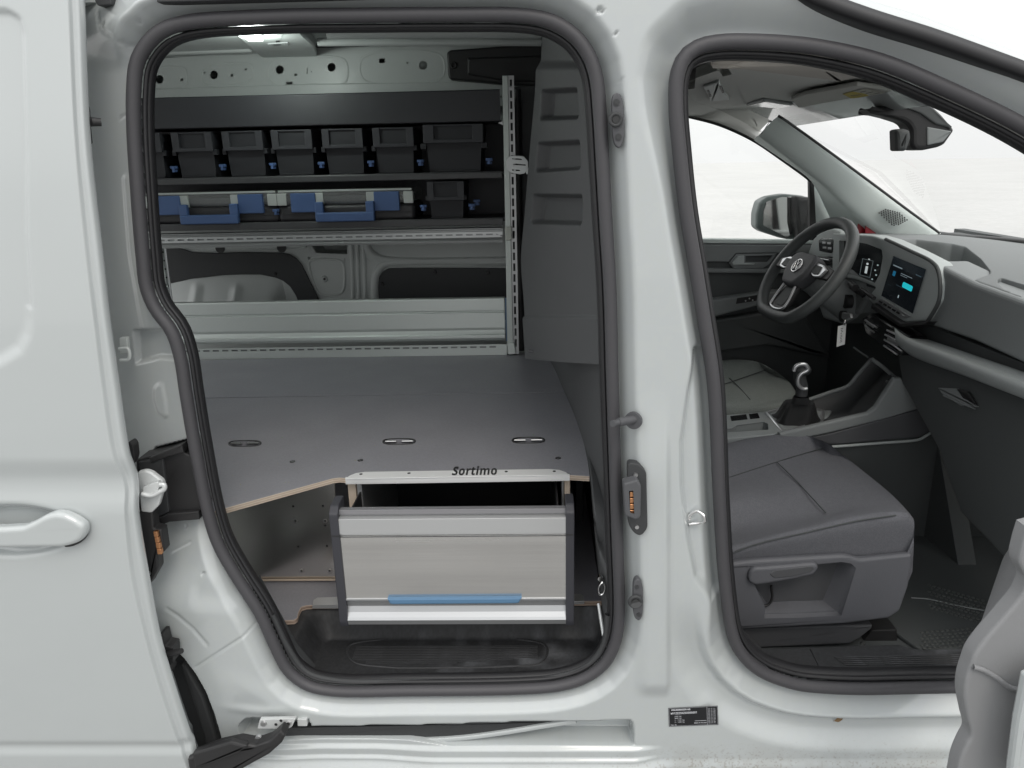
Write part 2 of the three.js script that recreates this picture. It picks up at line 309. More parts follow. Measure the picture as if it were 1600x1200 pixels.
{
  const x0 = -1.02, x1 = 1.62, y0 = 0.16, y1 = 1.80, st = 0.0034, nx = Math.round((x1 - x0) / st), ys = []; for (let y = y0; y < y1; y += y > 0.255 && y < 0.345 ? 0.0013 : st) ys.push(y); const ny = ys.length - 1;
  const pos = new Float32Array((nx + 1) * (ny + 1) * 3), uv = new Float32Array((nx + 1) * (ny + 1) * 2), keep = new Uint8Array((nx + 1) * (ny + 1));
  for (let j = 0; j <= ny; j++) for (let i = 0; i <= nx; i++) {
    const x = x0 + i * st, y = ys[j], q = bodyOut(x, y), k = j * (nx + 1) + i;
    pos[3 * k] = x; pos[3 * k + 1] = y; pos[3 * k + 2] = q.z; uv[2 * k] = (x - x0) / (x1 - x0); uv[2 * k + 1] = (y - y0) / (y1 - y0);
    let drop = q.dS < -0.005 || q.dC < -0.005;
    const cut = q.a < 380 && q.b > 1005 ? archHole : q.a > 1140 && q.b < 400 ? roofCut : null;
    if (!drop && cut) {
      const s = sdist(cut, q.a, q.b);
      if (s < -5.2) drop = true;
      else if (s < 0) { const gx = (sdist(cut, q.a + 0.5, q.b) - s) * 2, gy = (sdist(cut, q.a, q.b + 0.5) - s) * 2; pos[3 * k] -= s * gx * 0.00106; pos[3 * k + 1] += s * gy * 0.00118; }
    }
    keep[k] = drop ? 0 : 1;
  }
  const idx = [];
  for (let j = 0; j < ny; j++) for (let i = 0; i < nx; i++) {
    const a = j * (nx + 1) + i, b = a + 1, c = a + nx + 1, d = c + 1;
    if (keep[a] && keep[b] && keep[c] && keep[d]) idx.push(a, b, d, a, d, c);
  }
  const g = new THREE.BufferGeometry(); g.setAttribute('position', new THREE.BufferAttribute(pos, 3)); g.setAttribute('uv', new THREE.BufferAttribute(uv, 2)); g.setIndex(idx); g.computeVertexNormals();
  // road dirt: grains along the sill, a few runs and specks elsewhere
  const W = 2048, H = 1272;
  const tex = dataTex(W, (u, v, i, j) => {
    const x = x0 + u * (x1 - x0), y = y0 + v * (y1 - y0);
    const n = 0.6 * vnoise(u, v, 60, 31, 37) + 0.4 * vnoise(u, v, 300, 32, 186);
    const sp = vnoise(u, v, 900, 33, 560), cl = vnoise(u, v, 24, 34, 15);
    const zone = (1 - ss(y, 0.24, 0.36)) * (0.35 + 0.65 * ss(x, -0.1, 0.35));
    let d = 0; if (sp > 0.93 - 0.30 * zone * cl) d = 0.34 * zone;
    const film = zone * ss(n * cl, 0.18, 0.5) * 0.16;
    const k = 1 - 0.012 * (n - 0.5);
    const t = Math.min(0.8, d + film);
    return [lerp(175 * k, 122, t), lerp(180 * k, 116, t), lerp(180.5 * k, 105, t)];
  }, { srgb: true, m: H });
  const pm = M.paint.clone(); pm.color.setRGB(1, 1, 1); pm.map = tex;
  part(van, 'body_side', g, pm);
}
// rubber seals: soft bulb, thin lip and the trim edge behind it
const bulb = (rx, rz) => ring(rx, rz, 16);
const sideSeal = part(van, 'door_seal', sweep(sideRing, 0, bulb(0.0110, 0.0118), true), M.seal, 'grey rubber seal around the sliding door opening');
part(sideSeal, 'seal_lip', [sweep(sideRing, 0, ring(0.0036, 0.005, 10, 0.0138, -0.010), true), sweep(sideRing, 0, [[0.015, -0.014], [0.0195, -0.016], [0.0205, -0.028], [0.010, -0.032], [0.010, -0.014]], true)], M.sealDark);
const cabSeal = part(van, 'door_seal', sweep(cabRing, 0, bulb(0.0118, 0.0128), true), M.seal, 'grey rubber seal around the front door opening');
part(cabSeal, 'seal_lip', [sweep(cabRing, 0, ring(0.004, 0.005, 10, 0.0150, -0.011), true), sweep(cabRing, 0, [[0.017, -0.014], [0.0225, -0.016], [0.0235, -0.034], [0.010, -0.038], [0.010, -0.014]], true)], M.sealDark);

// ---------------------------------------------------------------- sliding door, pushed back over the body
{
  const E = [[-90, 90, 112], [0, 98, 120], [200, 113, 134], [400, 133, 157], [500, 145, 168], [600, 157, 182], [700, 172, 197], [740, 183, 206], [770, 191, 211], [800, 193, 213], [900, 203, 229], [1000, 226, 248], [1100, 255, 278], [1200, 290, 313], [1290, 325, 348]];
  const zo = 0.10, belly = (y) => -0.030 * ((y - 0.95) / 0.75) ** 2 + 0.002, bz2 = (a, q) => belly(on(a, q, zo).y), fold = spline(E.map((e) => on(e[1], e[0], zo + bz2(e[1], e[0]))), 400), edge = spline(E.map((e) => on(e[2], e[0], zo - 0.012 + bz2(e[2], e[0]))), 400);
  const emb = L([[-300, -2], [-14, 8], [6, 20], [14, 45], [23, 133], [33, 233], [38, 367], [43, 420], [49, 500], [46, 525], [33, 550], [0, 570], [-300, 590]]);
  const at = (list, y) => { let lo = 0, hi = list.length - 1; while (hi - lo > 1) { const m = (lo + hi) >> 1; if (list[m].y > y) lo = m; else hi = m; } const t = (list[lo].y - y) / (list[lo].y - list[hi].y || 1); return lerp(list[lo].x, list[hi].x, t); };
  const rows = [], ys = fold[0].y - 0.01, ye = 0.13, n = 360, nu = 130;
  for (let j = 0; j <= n; j++) {
    const y = lerp(ys, ye, j / n), xf = at(fold, y), xe = at(edge, y), r = [];
    for (let i = 0; i <= nu; i++) {
      const x = lerp(-1.22, xf, i / nu), [a, b] = toPhoto(x, y, zo);
      let h = 0;
      h -= 0.006 * ss(-sdist(emb, a, b), -4, b > 480 ? 16 : 7);
      h += -0.0085 * ss(b, 713, 754) + 0.008 * ss(b, 754, 806);
      const e = Math.hypot((a - 14) / 118, (b - 829) / 44); h -= 0.026 * (1 - ss(e, 0.55, 1.0));
      h += -0.004 * ss(b, 1166, 1178) + 0.005 * ss(b, 1178, 1192);
      h -= 0.012 * ss(b, 300, -100) ;
      h += 0.0006 * noise.noise(x * 6, y * 5, 3.1) + belly(y);
      r.push(V(x, y, zo + h));
    }
    const hz = r[nu].z - zo;
    for (const [t, q] of [[0.06, -0.0006], [0.14, -0.003], [0.22, -0.0062], [0.3, -0.0078], [0.42, -0.008], [0.6, -0.0078], [0.75, -0.008], [0.86, -0.0095], [0.94, -0.0125], [0.985, -0.016], [1, -0.02]]) r.push(V(xf + (xe - xf) * t, y, zo + hz + q));
    for (const [dx, dz] of [[-0.001, -0.024], [-0.004, -0.028], [-0.018, -0.030], [-0.020, -0.055], [-0.05, -0.062], [-0.2, -0.064]]) r.push(V(xe + dx, y, zo + hz + dz));
    rows.push(r);
  }
  const door = part(van, 'sliding_door', loft(rows), M.paint, 'white sliding side door slid open over the rear body');
  // pull handle
  const hd = part(door, 'door_handle', plate([[-80, 826], [0, 826], [34, 824], [52, 816], [68, 807], [84, 802.5], [98, 804], [114, 811], [129, 821], [132, 829], [131, 838], [125, 847], [112, 853], [96, 856.5], [0, 858], [-80, 858]], 0.124, 0.024, { r: 0.006, bevel: 0.009, seg: 5 }), M.paint);
  part(hd, 'handle_joint', plate([[84, 801], [99, 802], [115, 809], [131, 820], [134.5, 829], [133, 839], [127, 848], [113, 854.5], [100, 856], [96, 830]], 0.114, 0.012, { r: 0.005, bevel: 0.002 }), M.black);
  part(door, 'rubber_buffer', [rod(on(137, 190, 0.05), on(158, 191, 0.04), 0.0075, 0.006), disc(on(137, 190, 0.05), 0, 0.009, 0.01), plate([[130, 152], [136, 170], [137, 195], [140, 225], [132, 225]], 0.048, 0.01, { r: 0.003 })], M.black);
  part(door, 'rubber_buffer', [rod(on(258, 1024, 0.05), on(284, 1017, 0.06), 0.008, 0.005), plate([[247, 993], [254, 992], [258, 1010], [270, 1012], [271, 1036], [262, 1042], [266, 1052], [261, 1062], [250, 1020]], 0.05, 0.03, { r: 0.003 })], M.black);
  part(door, 'rubber_buffer', [plate([[197, 693], [203, 690], [208, 696], [210, 715], [206, 728], [200, 728]], 0.055, 0.02, { r: 0.004 })], M.black);
  const lp = part(door, 'latch_plate', plate([[214, 738], [226, 735], [236, 738], [254, 752], [256, 762], [248, 790], [236, 802], [220, 800]], 0.052, 0.012, { r: 0.004, bevel: 0.003 }), M.aluWhite, 'grey die cast latch plate on the sliding door edge');
  part(lp, 'latch_hook', [tube(onAll([[222, 772], [236, 774], [250, 768], [257, 763], [256, 757], [250, 757]], 0.062), 0.0045, 24), plate([[222, 762], [246, 752], [250, 758], [246, 768], [224, 776]], 0.062, 0.01, { r: 0.003 })], M.aluWhite);
  const cn = part(door, 'contact_block', plate([[214, 800], [238, 800], [240, 826], [252, 828], [257, 862], [246, 868], [247, 890], [232, 916], [228, 905], [222, 850]], 0.05, 0.025, { r: 0.003, bevel: 0.003 }), M.black, 'black contact block with copper pins on the sliding door edge');
  for (let k = 0; k < 4; k++) part(cn, 'copper_pin', boxFrom(on(239 + k * 1.8, 831 + k * 9, 0.058), on(250 + k * 2, 836 + k * 9, 0.05), 0.001), M.copper);
  part(cn, 'screw', disc(on(233, 895, 0.05), 0, 0.004, 0.003), M.screw);
}
function spline2(sections, n) {
  const m = sections[0].length, cols = []; for (let i = 0; i < m; i++) cols.push(new THREE.CatmullRomCurve3(sections.map((s) => s[i]), false, 'centripetal').getPoints(n));
  return cols[0].map((_, j) => cols.map((c) => c[j]));
}
// ---------------------------------------------------------------- behind the sliding door: bracket pocket, wheel arch, roller arm, rail strip
{
  const lkp = part(van, 'lock_pocket', [plate([[212, 719], [262, 704], [285, 694], [289, 708], [297, 711], [318, 797], [311, 812], [262, 815], [236, 826], [214, 826]], -0.004, 0.05, { r: 0.002, bevel: 0.003 }), plate([[232, 716], [284, 695], [287, 707], [262, 714], [236, 724]], 0.006, 0.02, { r: 0.002, bevel: 0.002 }), plate([[232, 818], [262, 803], [310, 799], [312, 812], [264, 816], [236, 827]], 0.008, 0.02, { r: 0.002, bevel: 0.002 })], M.black, 'black plastic lock pocket in the rear door jamb');
  part(lkp, 'pocket_side', plate([[216, 722], [254, 716], [264, 800], [232, 816]], 0.002, 0.008, { r: 0.002 }), M.dashDark);
  part(van, 'spring_clip', [tube(onAll([[186, 545], [200, 545], [201, 561], [188, 563]], 0.0), 0.003, 20), plate([[186, 528], [198, 527], [200, 552], [187, 554]], -0.012, 0.01, { r: 0.002 })], M.paintIn);
  part(van, 'wheel_arch_liner', [plate([[262, 1015], [290, 1034], [308, 1060], [322, 1088], [338, 1130], [348, 1180], [356, 1260], [200, 1260]], -0.02, 0.02, { r: 0.004, smooth: 0 }), plate([[283, 1034], [290, 1040], [318, 1090], [334, 1140], [346, 1190], [326, 1200], [318, 1150], [300, 1095]], -0.006, 0.014, { r: 0.01, bevel: 0.005 })], M.dashDark, 'dark grey wheel arch liner behind the sliding door');
  const arm = part(van, 'roller_arm', [plate([[292, 1186], [340, 1168], [372, 1161], [398, 1166], [420, 1158], [438, 1142], [446, 1150], [440, 1162], [420, 1180], [372, 1206], [300, 1240]], 0.085, 0.03, { r: 0.004, bevel: 0.006, seg: 3 }), plate([[300, 1178], [360, 1160], [386, 1167], [372, 1178], [304, 1202]], 0.094, 0.016, { r: 0.004, bevel: 0.004 })], M.black, 'black lower roller arm of the sliding door');
  part(arm, 'roller_pin', disc(on(405, 1152, 0.06), 0, 0.007, 0.006), M.silver);
  const rc = part(arm, 'roller_carriage', plate([[402, 1139], [406, 1124], [462, 1123], [456, 1136], [450, 1139]], 0.05, 0.008, { r: 0.003, bevel: 0.001 }), M.aluWhite, 'zinc roller carriage plate with two screws');
  for (const [a, b] of [[412, 1130], [451, 1130]]) part(rc, 'screw', [disc(on(a, b, 0.05), 0, 0.0065, 0.004, 18, 0.005), disc(on(a, b, 0.054), 0, 0.003, 0.001, 12)], M.screw);
  for (const [a, b] of [[431, 1132], [439, 1126]]) part(rc, 'rivet_hole', disc(on(a, b, 0.0505), 0, 0.003, 0.0004, 14), M.black);
  part(arm, 'rail_catch', plate([[464, 1124], [479, 1124], [480, 1135], [465, 1135]], 0.03, 0.02, { r: 0.002 }), M.aluWhite);
  part(van, 'rail_strip', plate([[440, 1138], [660, 1134], [800, 1127.5], [890, 1126], [850, 1134], [740, 1150], [640, 1155], [440, 1155]], 0.010, 0.02, { r: 0.001 }), M.dashDark);
  part(van, 'guide_rail', sweep(spline(onAll([[450, 1157], [640, 1157], [720, 1153], [790, 1144], [850, 1134], [900, 1126]], 0.012), 60), 0.012, [[-0.006, -0.03], [-0.0055, 0.001], [-0.003, 0.004], [0.004, 0.003], [0.008, -0.002], [0.009, -0.03]], false), M.paint);
  // upper rail end, above the opening
  part(van, 'upper_rail', [plate([[140, -14], [172, -14], [174, 7], [152, 9]], 0.01, 0.03, { r: 0.003 }), boxFrom(on(240, -30, 0.028), on(872, -8, 0.0), 0.002)], M.dashDark);
}
// ---------------------------------------------------------------- pillar fittings
{
  const pill = (l, z, name, label) => part(van, name, plate(l, z, 0.016, { r: 0.009, bevel: 0.002 }), M.plastic, label);
  const socket = (par, a, b, z, r, deep) => part(par, 'buffer_socket', [new THREE.TorusGeometry(r, r * 0.36, 10, 24).translate(...on(a, b, z + 0.004).toArray()), rod(on(a, b, z), on(a, b, z + 0.005), r * 1.15)], M.dashDark) && part(par, 'socket_hole', disc(on(a, b, z + 0.004), 0, r * 0.62, 0.002), M.blackMatt);
  const u = pill([[956, 152], [962, 144], [969, 146], [974, 160], [976, 205], [974, 222], [968, 233], [960, 226], [957, 205]], 0.024, 'buffer_plate', 'upper grey buffer plate on the pillar');
  socket(u, 962, 187, 0.026, 0.0085); for (const [a, b] of [[963, 160], [966, 214]]) part(u, 'screw', [disc(on(a, b, 0.024), 0, 0.005, 0.002), disc(on(a, b, 0.026), 0, 0.0025, 0.0005)], M.dashDark);
  const d = pill([[990, 912], [994, 905], [1001, 906], [1005, 920], [1005, 950], [1003, 966], [998, 971], [991, 966], [989, 950]], 0.036, 'buffer_plate', 'lower grey buffer plate on the pillar');
  socket(d, 993, 940, 0.038, 0.0105); for (const [a, b] of [[995, 917], [998, 960]]) part(d, 'screw', disc(on(a, b, 0.036), 0, 0.004, 0.002), M.dashDark);
  const pin = part(van, 'guide_pin', [rod(on(992, 655, 0.03), on(966, 660, 0.05), 0.0075, 0.0075), rod(on(968, 659.5, 0.048), on(962, 661, 0.055), 0.0065, 0.0045), rod(on(963, 660.8, 0.053), on(957, 662, 0.06), 0.0055, 0.006), disc(on(991, 656, 0.028), plane(V(0, 0, 0), V(-0.5, 0, 0.86)), 0.0155, 0.006)], M.plastic, 'grey guide pin sticking out of the pillar');
  const cp = part(van, 'contact_plate', plate([[981, 723], [998, 725], [1010, 737], [1012, 826], [1002, 838], [991, 834], [982, 820]], 0.040, 0.02, { r: 0.008, bevel: 0.002 }), M.dashDark, 'dark contact plate with copper pins and two screws on the pillar');
  part(cp, 'contact_housing', [plate([[974, 756], [996, 750], [1002, 760], [1001, 808], [994, 813], [977, 806]], 0.062, 0.026, { r: 0.004, bevel: 0.003, holes: [[[980, 765], [992, 764], [994, 806], [982, 803]]] })], M.plastic);
  part(cp, 'contact_well', plate([[979, 764], [994, 762], [995, 808], [981, 805]], 0.048, 0.006), M.blackMatt);
  for (let k = 0; k < 4; k++) part(cp, 'copper_pin', boxFrom(on(984, 769 + k * 9.4, 0.057), on(991, 774 + k * 9.4, 0.05), 0.001), M.copper);
  for (const [a, b] of [[993, 742], [995, 823]]) part(cp, 'screw', disc(on(a, b, 0.040), 0, 0.0042, 0.003, 18, 0.0036), M.screw);
  part(van, 'striker_loop', [tube(onAll([[1076, 812, 0.012], [1077, 806, 0.012], [1090, 799, 0.02], [1099, 805, 0.028], [1101, 814, 0.028], [1094, 817, 0.02], [1077, 819, 0.012]], 0), 0.0032, 50), plate([[1074, 800], [1079, 800], [1080, 826], [1075, 826]], 0.008, 0.006, { r: 0.002 })], M.chrome, 'chrome door striker loop on the pillar');
}
// ---------------------------------------------------------------- roof edge and the open passenger door
{
  const drip = spline(onAll([[1225, -22], [1265, 0], [1345, 30], [1440, 60], [1535, 94], [1600, 119], [1760, 198]], 0.0), 60);
  part(van, 'roof_moulding', sweep(drip, 0, [[0.013, -0.01], [0.012, 0.030], [0.003, 0.036], [-0.010, 0.030], [-0.016, -0.02]], false), M.sealDark, 'black drip moulding along the roof edge');
  const r0 = spline(onAll([[1215, -50], [1290, -14], [1345, 15], [1440, 45], [1535, 80], [1600, 105], [1760, 185]], -0.02), 40);
  part(van, 'roof', loft([r0, r0.map((p) => p.clone().add(V(0, 0.022, -0.012))), r0.map((p) => p.clone().add(V(0, 0.036, -0.05))), r0.map((p) => p.clone().add(V(0, 0.045, -0.2))), r0.map((p) => p.clone().add(V(0, 0.06, -0.7))), r0.map((p) => p.clone().add(V(0, 0.05, -1.66)))]), M.paint, 'white van roof edge above the windscreen');
  // passenger door, swung wide open: lining and the painted edge of its skin
  const away = V(0.74, -0.05, -1).multiplyScalar(0.30), zd = 0.32;
  const lining = (l, z) => { const all = onAll(l, z), s = spline(all.slice(0, -2), 90), q = [...s, ...all.slice(-2)]; return [plate(q, z, 0.03, { bevel: 0.005, seg: 3 }), loft([s.map((p) => p.clone().add(V(0.004, 0, -0.014))), s.map((p) => p.clone().add(away))])]; };
  const dl = part(van, 'passenger_door', lining([[1607, 826], [1598, 856], [1594, 880], [1600, 895], [1606, 906], [1598, 930], [1570, 965], [1540, 1000], [1523, 1024], [1517, 1040], [1509, 1066], [1507, 1090], [1513, 1125], [1518, 1150], [1510, 1166], [1500, 1190], [1490, 1240], [1700, 1260], [1700, 800]], zd), M.doorTrim ??= std([0.21, 0.214, 0.22], 0.6, grainOpts(18, 0.00025)), 'grey lining of the wide open passenger door');
  part(dl, 'lining_ridge', tube(onAll([[1520, 1042], [1534, 1046], [1556, 1058], [1578, 1074], [1604, 1080]], zd + 0.002), 0.004, 30), M.doorTrim);
  part(dl, 'door_skin', plate([[1606, 1060], [1592, 1130], [1583, 1200], [1578, 1250], [1720, 1250], [1720, 1030]], zd + 0.05, 0.02, { r: 0.004, bevel: 0.006 }), M.paint, 'white outer skin of the passenger door');
}
// type label and a dead leaf on the sill
{
  const c = document.createElement('canvas'); c.width = 512; c.height = 204; const x = c.getContext('2d');
  x.fillStyle = '#17181b'; x.fillRect(0, 0, 512, 204); x.strokeStyle = '#c9cbd0'; x.lineWidth = 2; x.strokeRect(6, 6, 500, 192);
  x.fillStyle = '#dfe1e6'; x.font = 'bold 24px sans-serif'; x.fillText('VOLKSWAGEN AG', 28, 32); x.font = 'bold 27px monospace'; x.fillText('WV1ZZZSKZSX000001', 22, 70);
  x.font = '17px monospace'; ['2300 kg', '3800 kg', '1- 1165 kg', '2- 1280 kg'].forEach((s, i) => x.fillText(s, 60, 100 + 21 * i));
  x.fillText('Typ SK', 18, 192); x.fillRect(270, 150, 120, 3); x.font = '16px sans-serif'; x.fillText('MADE IN POLAND', 262, 180);
  x.fillRect(398, 6, 2, 192); x.save(); x.translate(0, 0); x.font = '13px monospace'; for (let i = 0; i < 11; i++) x.fillText('SK0 2A ' + (131 + i * 37), 408, 34 + i * 15); x.restore();
  const t = new THREE.CanvasTexture(c); t.colorSpace = THREE.SRGBColorSpace;
  const q = [on(1044, 1105, 0.0225), on(1121, 1101, 0.0225), on(1122, 1131, 0.0225), on(1045, 1134, 0.0225)];
  let lz = -1; for (const w of q) lz = Math.max(lz, bodyOut(w.x, w.y).z); lz += 0.0012; const g = new THREE.PlaneGeometry(1, 1, 8, 8), p = g.attributes.position; for (let i = 0; i < p.count; i++) { const u = p.getX(i) + 0.5, v = 0.5 - p.getY(i), w = q[0].clone().lerp(q[1], u).lerp(q[3].clone().lerp(q[2], u), v); p.setXYZ(i, w.x, w.y, lz); }
  g.computeVertexNormals(); part(van, 'type_label', g, std([1, 1, 1], 0.4, { map: t }), 'black type label with small white print on the sill');
  const lc = on(1308, 1122, 0); lc.z = bodyOut(lc.x, lc.y).z;
  const leaf = surf(10, 4, (u, v) => V(lc.x + (u - 0.5) * 0.019, lc.y + (v - 0.5) * 0.007 * Math.sin(Math.PI * u) + (u - 0.5) * 0.004, lc.z + 0.002 + 0.003 * Math.sin(3 * u + 2 * v)));
  const lf = new THREE.Mesh(leaf, std([0.19, 0.12, 0.06], 0.9)); lf.name = 'dead_leaf'; lf.castShadow = true; lf.userData = { label: 'small brown dead leaf stuck on the white sill below the front door', category: 'leaf' }; scene.add(lf);
}
// ---------------------------------------------------------------- cargo space: shell
const ZR = -1.26, ZW = -1.56, CY = 0.80;
// profile [z, y] drawn out along x
function alongX(prof, x0, x1, r = 0, bevel = 0) {
  const sh = new THREE.Shape(rounded2(prof.map(([z, y]) => new THREE.Vector2(z, y)), r));
  const g = new THREE.ExtrudeGeometry(sh, { depth: x1 - x0 - 2 * bevel, bevelEnabled: bevel > 0, bevelThickness: bevel, bevelSize: bevel, bevelOffset: -bevel, bevelSegments: 2, curveSegments: 8 });
  return g.applyMatrix4(new THREE.Matrix4().makeBasis(V(0, 0, 1), V(0, 1, 0), V(-1, 0, 0)).setPosition(x1 - bevel, 0, 0));
}
{
  const shell = sub(van, 'cargo_space');
  part(shell, 'roof_panel', [boxFrom(V(-2.0, 1.835, 0.0), V(0.22, 1.85, -1.7), 0.003), ...[-1.75, -1.4, -1.12, -0.40, -0.12].map((x) => boxFrom(V(x - 0.035, 1.824, -0.1), V(x + 0.035, 1.836, -1.5), 0.01))], M.paintIn);
  // the header hides the roof edge from outside
  part(shell, 'roof_header', [plate([[150, -40], [1120, -60], [1120, 16], [930, 20], [560, 14], [260, 26], [150, 80]], -0.03, 0.02), boxFrom(V(-2, 1.70, -0.03), V(0.25, 1.84, -0.06))], M.paintIn);
  const cm = part(shell, 'roof_bow', plate([[352, 40], [453, 36], [492, 72], [498, 96], [420, 98], [398, 82]], YD(1.80), 0.03, { r: 0.006, bevel: 0.006 }), M.paintIn);
  part(cm, 'bow_groove', [plate([[418, 69], [450, 67], [452, 71], [422, 73]], YD(1.798), 0.004, { r: 0.002 })], M.paint);
  parts(cm, 'bow_hole', [plate([[425, 44], [431, 43.5], [431, 50], [427, 51]], YD(1.799), 0.002), plate([[431, 64], [437, 63.5], [437, 66], [431, 66.5]], YD(1.799), 0.002)], M.black);
  parts(shell, 'roof_rail', [plate([[225, 60], [470, 46], [396, 84], [224, 92]], YD(1.812), 0.01), tube([on(225, 84, YD(1.81)), on(392, 78, YD(1.81))], 0.008, 8), tube([on(496, 66, YD(1.808)), on(845, 66, YD(1.808))], 0.012, 8), tube([on(510, 50, YD(1.81)), on(845, 50, YD(1.81))], 0.018, 8)], M.paintIn);
  const lamp = part(shell, 'ceiling_lamp', plate([[374, 51], [400, 50], [413, 60], [411, 65], [388, 65]], YD(1.795), 0.008, { r: 0.008 }), std([0.9, 0.92, 0.9], 0.5, { emissive: new THREE.Color(0.95, 1, 0.98), emissiveIntensity: 1.6 }), 'small lit white lamp under the cargo roof');
  const lc = on(394, 58, YD(1.795)); const pl = new THREE.PointLight(0xf4fff8, 0.12, 0, 2); pl.position.set(lc.x, lc.y - 0.03, lc.z); pl.shadow.radius = 1.5; pl.castShadow = true; scene.add(pl);

  // upper side beam with its round and square holes
  const circ = (a, b, r) => [...Array(16)].map((_, i) => [a + r * Math.cos(i / 16 * 6.2832), b + r * 1.05 * Math.sin(i / 16 * 6.2832)]);
  const sq = (a, b, w, h = w) => [[a - w / 2, b - h / 2], [a + w / 2, b - h / 2 - 0.4], [a + w / 2, b + h / 2 - 0.4], [a - w / 2, b + h / 2]];
  const big = [[249, 124], [334, 117], [437, 109], [518, 105], [661, 102]], holes = [...big.map(([a, b]) => circ(a, b, 7)), sq(284, 125, 5), sq(362, 118, 5), sq(384, 108.5, 4), circ(319.5, 113.5, 2), sq(462, 117, 5, 4.5), sq(480, 111, 2, 11), circ(487, 112, 1.3), sq(452, 132, 11, 9), sq(485, 135, 11, 9), sq(597, 95, 10, 8), circ(637, 98.5, 2)];
  const bz = -1.48, beam = part(shell, 'side_beam', plate([[205, 96], [235, 92], [400, 81], [700, 70], [850, 66], [850, 150], [480, 150], [205, 160]], bz, 0.004, { bevel: 0.001, holes }), M.paintIn, 'upper side beam with round and square punched holes');
  part(beam, 'beam_box', [plate([[205, 80], [850, 55], [850, 160], [205, 170]], bz - 0.19, 0.01), boxFrom(on(205, 93, bz - 0.004).add(V(0, 0.004, 0)), on(850, 70, bz).add(V(0, 0, -0.20)).setY(on(850, 66, bz).y + 0.002)), boxFrom(on(205, 156, bz - 0.004), on(850, 150, bz).add(V(0, -0.03, -0.20))), boxFrom(on(205, 170, bz - 0.002), on(205, 80, bz - 0.19).add(V(-0.02, 0, 0))), boxFrom(on(850, 160, bz - 0.002), on(850, 55, bz - 0.19).add(V(0.02, 0, 0)))], M.paintIn);
  const ringPad = (l) => sweep(spline(onAll(l, bz), 60, true), bz, [[-0.004, 0], [0, 0.0022], [0.004, 0]], true, false);
  parts(beam, 'pressed_edge', [ringPad([[234, 111], [288, 107], [291, 112], [291, 132], [234, 137]]), ringPad([[316, 108], [392, 101], [395, 106], [394, 124], [318, 130]]), ringPad([[424, 98], [536, 92], [542, 100], [541, 126], [524, 136], [440, 137], [420, 124]]), ringPad([[566, 91], [690, 88], [690, 122], [568, 124]])], M.paintIn);
  part(beam, 'beam_flange', [plate([[205, 140], [480, 131], [700, 128], [850, 124], [850, 150], [205, 160]], bz + 0.012, 0.012, { r: 0.004, bevel: 0.004 })], M.paintIn);
  part(shell, 'cable_cover', [plate([[698, 82], [703, 78], [760, 74], [860, 66], [860, 136], [792, 132], [750, 128], [703, 124], [700, 118]], -1.42, 0.05, { r: 0.006, bevel: 0.006 }), plate([[730, 90], [860, 86], [860, 128], [792, 127], [730, 116]], -1.412, 0.02, { r: 0.006, bevel: 0.006 }), new THREE.TorusGeometry(0.0085, 0.003, 8, 20).translate(...on(709, 102, -1.417).toArray())], M.black, 'black plastic cover at the front end of the side beam');

  // lower side wall: light sheet metal with dark hardboard in its openings
  const wall = part(shell, 'side_wall', [plate([[150, 140], [900, 130], [900, 620], [150, 640]], ZW, 0.01, { holes: [[[485, 382], [543, 382], [543, 398], [493, 396]], sq(539, 407, 2.5, 9), circ(483, 403, 3)] })], M.paintIn);
  { const q = [[485, 382], [543, 382], [543, 398], [493, 396]].map(([x, y]) => on(x, y, ZW)); const dz = (k) => [...q, q[0]].map((p) => p.clone().add(V(0, 0, k))); part(wall, 'opening_box', [loft([dz(-0.004), dz(-0.14)]), plate(q.map((p) => p.clone().add(V(0, 0, -0.14))), Z(ZW - 0.14), 0.004)], M.paintIn); }
  part(wall, 'hardboard_panel', plate([[225, 380], [262, 386], [286, 389], [300, 394], [336, 395.5], [380, 394], [437, 395], [452, 397], [463, 404], [472, 414], [487, 445], [503, 478], [468, 478], [462, 462], [453, 448], [442, 439], [430, 434], [406, 429], [375, 429], [348, 430], [297, 436], [262, 446], [225, 452]], ZW + 0.012, 0.008, { r: 0.006, bevel: 0.003 }), M.dashDark, 'dark hardboard panel over the wheel arch');
  part(wall, 'hardboard_panel', plate([[592, 500], [591, 446], [592, 432], [598, 424], [607, 419], [640, 418.5], [860, 419], [860, 500]], ZW + 0.010, 0.006, { r: 0.008, bevel: 0.003 }), M.dashDark, 'dark hardboard panel with black fasteners');
  parts(wall, 'panel_fastener', [[679, 425], [762, 426], [597, 444], [430, 428]].map(([a, b]) => disc(on(a, b, ZW + 0.011), ZW, 0.008, 0.004, 14, 0.006)), M.black);
  parts(wall, 'pressed_frame', [sweep(spline(onAll([[588, 500], [586, 440], [590, 424], [600, 413], [618, 410], [860, 410]], ZW), 60), ZW, [[-0.016, 0], [-0.008, 0.014], [0.008, 0.014], [0.016, 0]], false, false), sweep(spline(onAll([[572, 376], [580, 392], [592, 401], [612, 405], [860, 404]], ZW), 60), ZW, [[-0.010, 0], [0, 0.018], [0.03, 0.0]], false, false), ...[552, 561, 571].map((a) => tube(onAll([[a - 3, 376], [a - 1, 430], [a, 480]], ZW), 0.008, 20))], M.paintIn);
  part(wall, 'wheel_housing', surf(40, 20, (u, v) => { const a = lerp(250, 470, u), b = lerp(428, 500, v), p = on(a, b, ZW); let h = 0.02 + 0.10 * v * Math.sin(Math.PI * (0.15 + 0.7 * u)); for (const c of [313, 375]) h += 0.014 * Math.exp(-(((a - c) / 5) ** 2)) * ss(b, 438, 450); p.z += h * (1 - ss(a, 425, 462)) - 0.02; return p; }), M.paintIn);
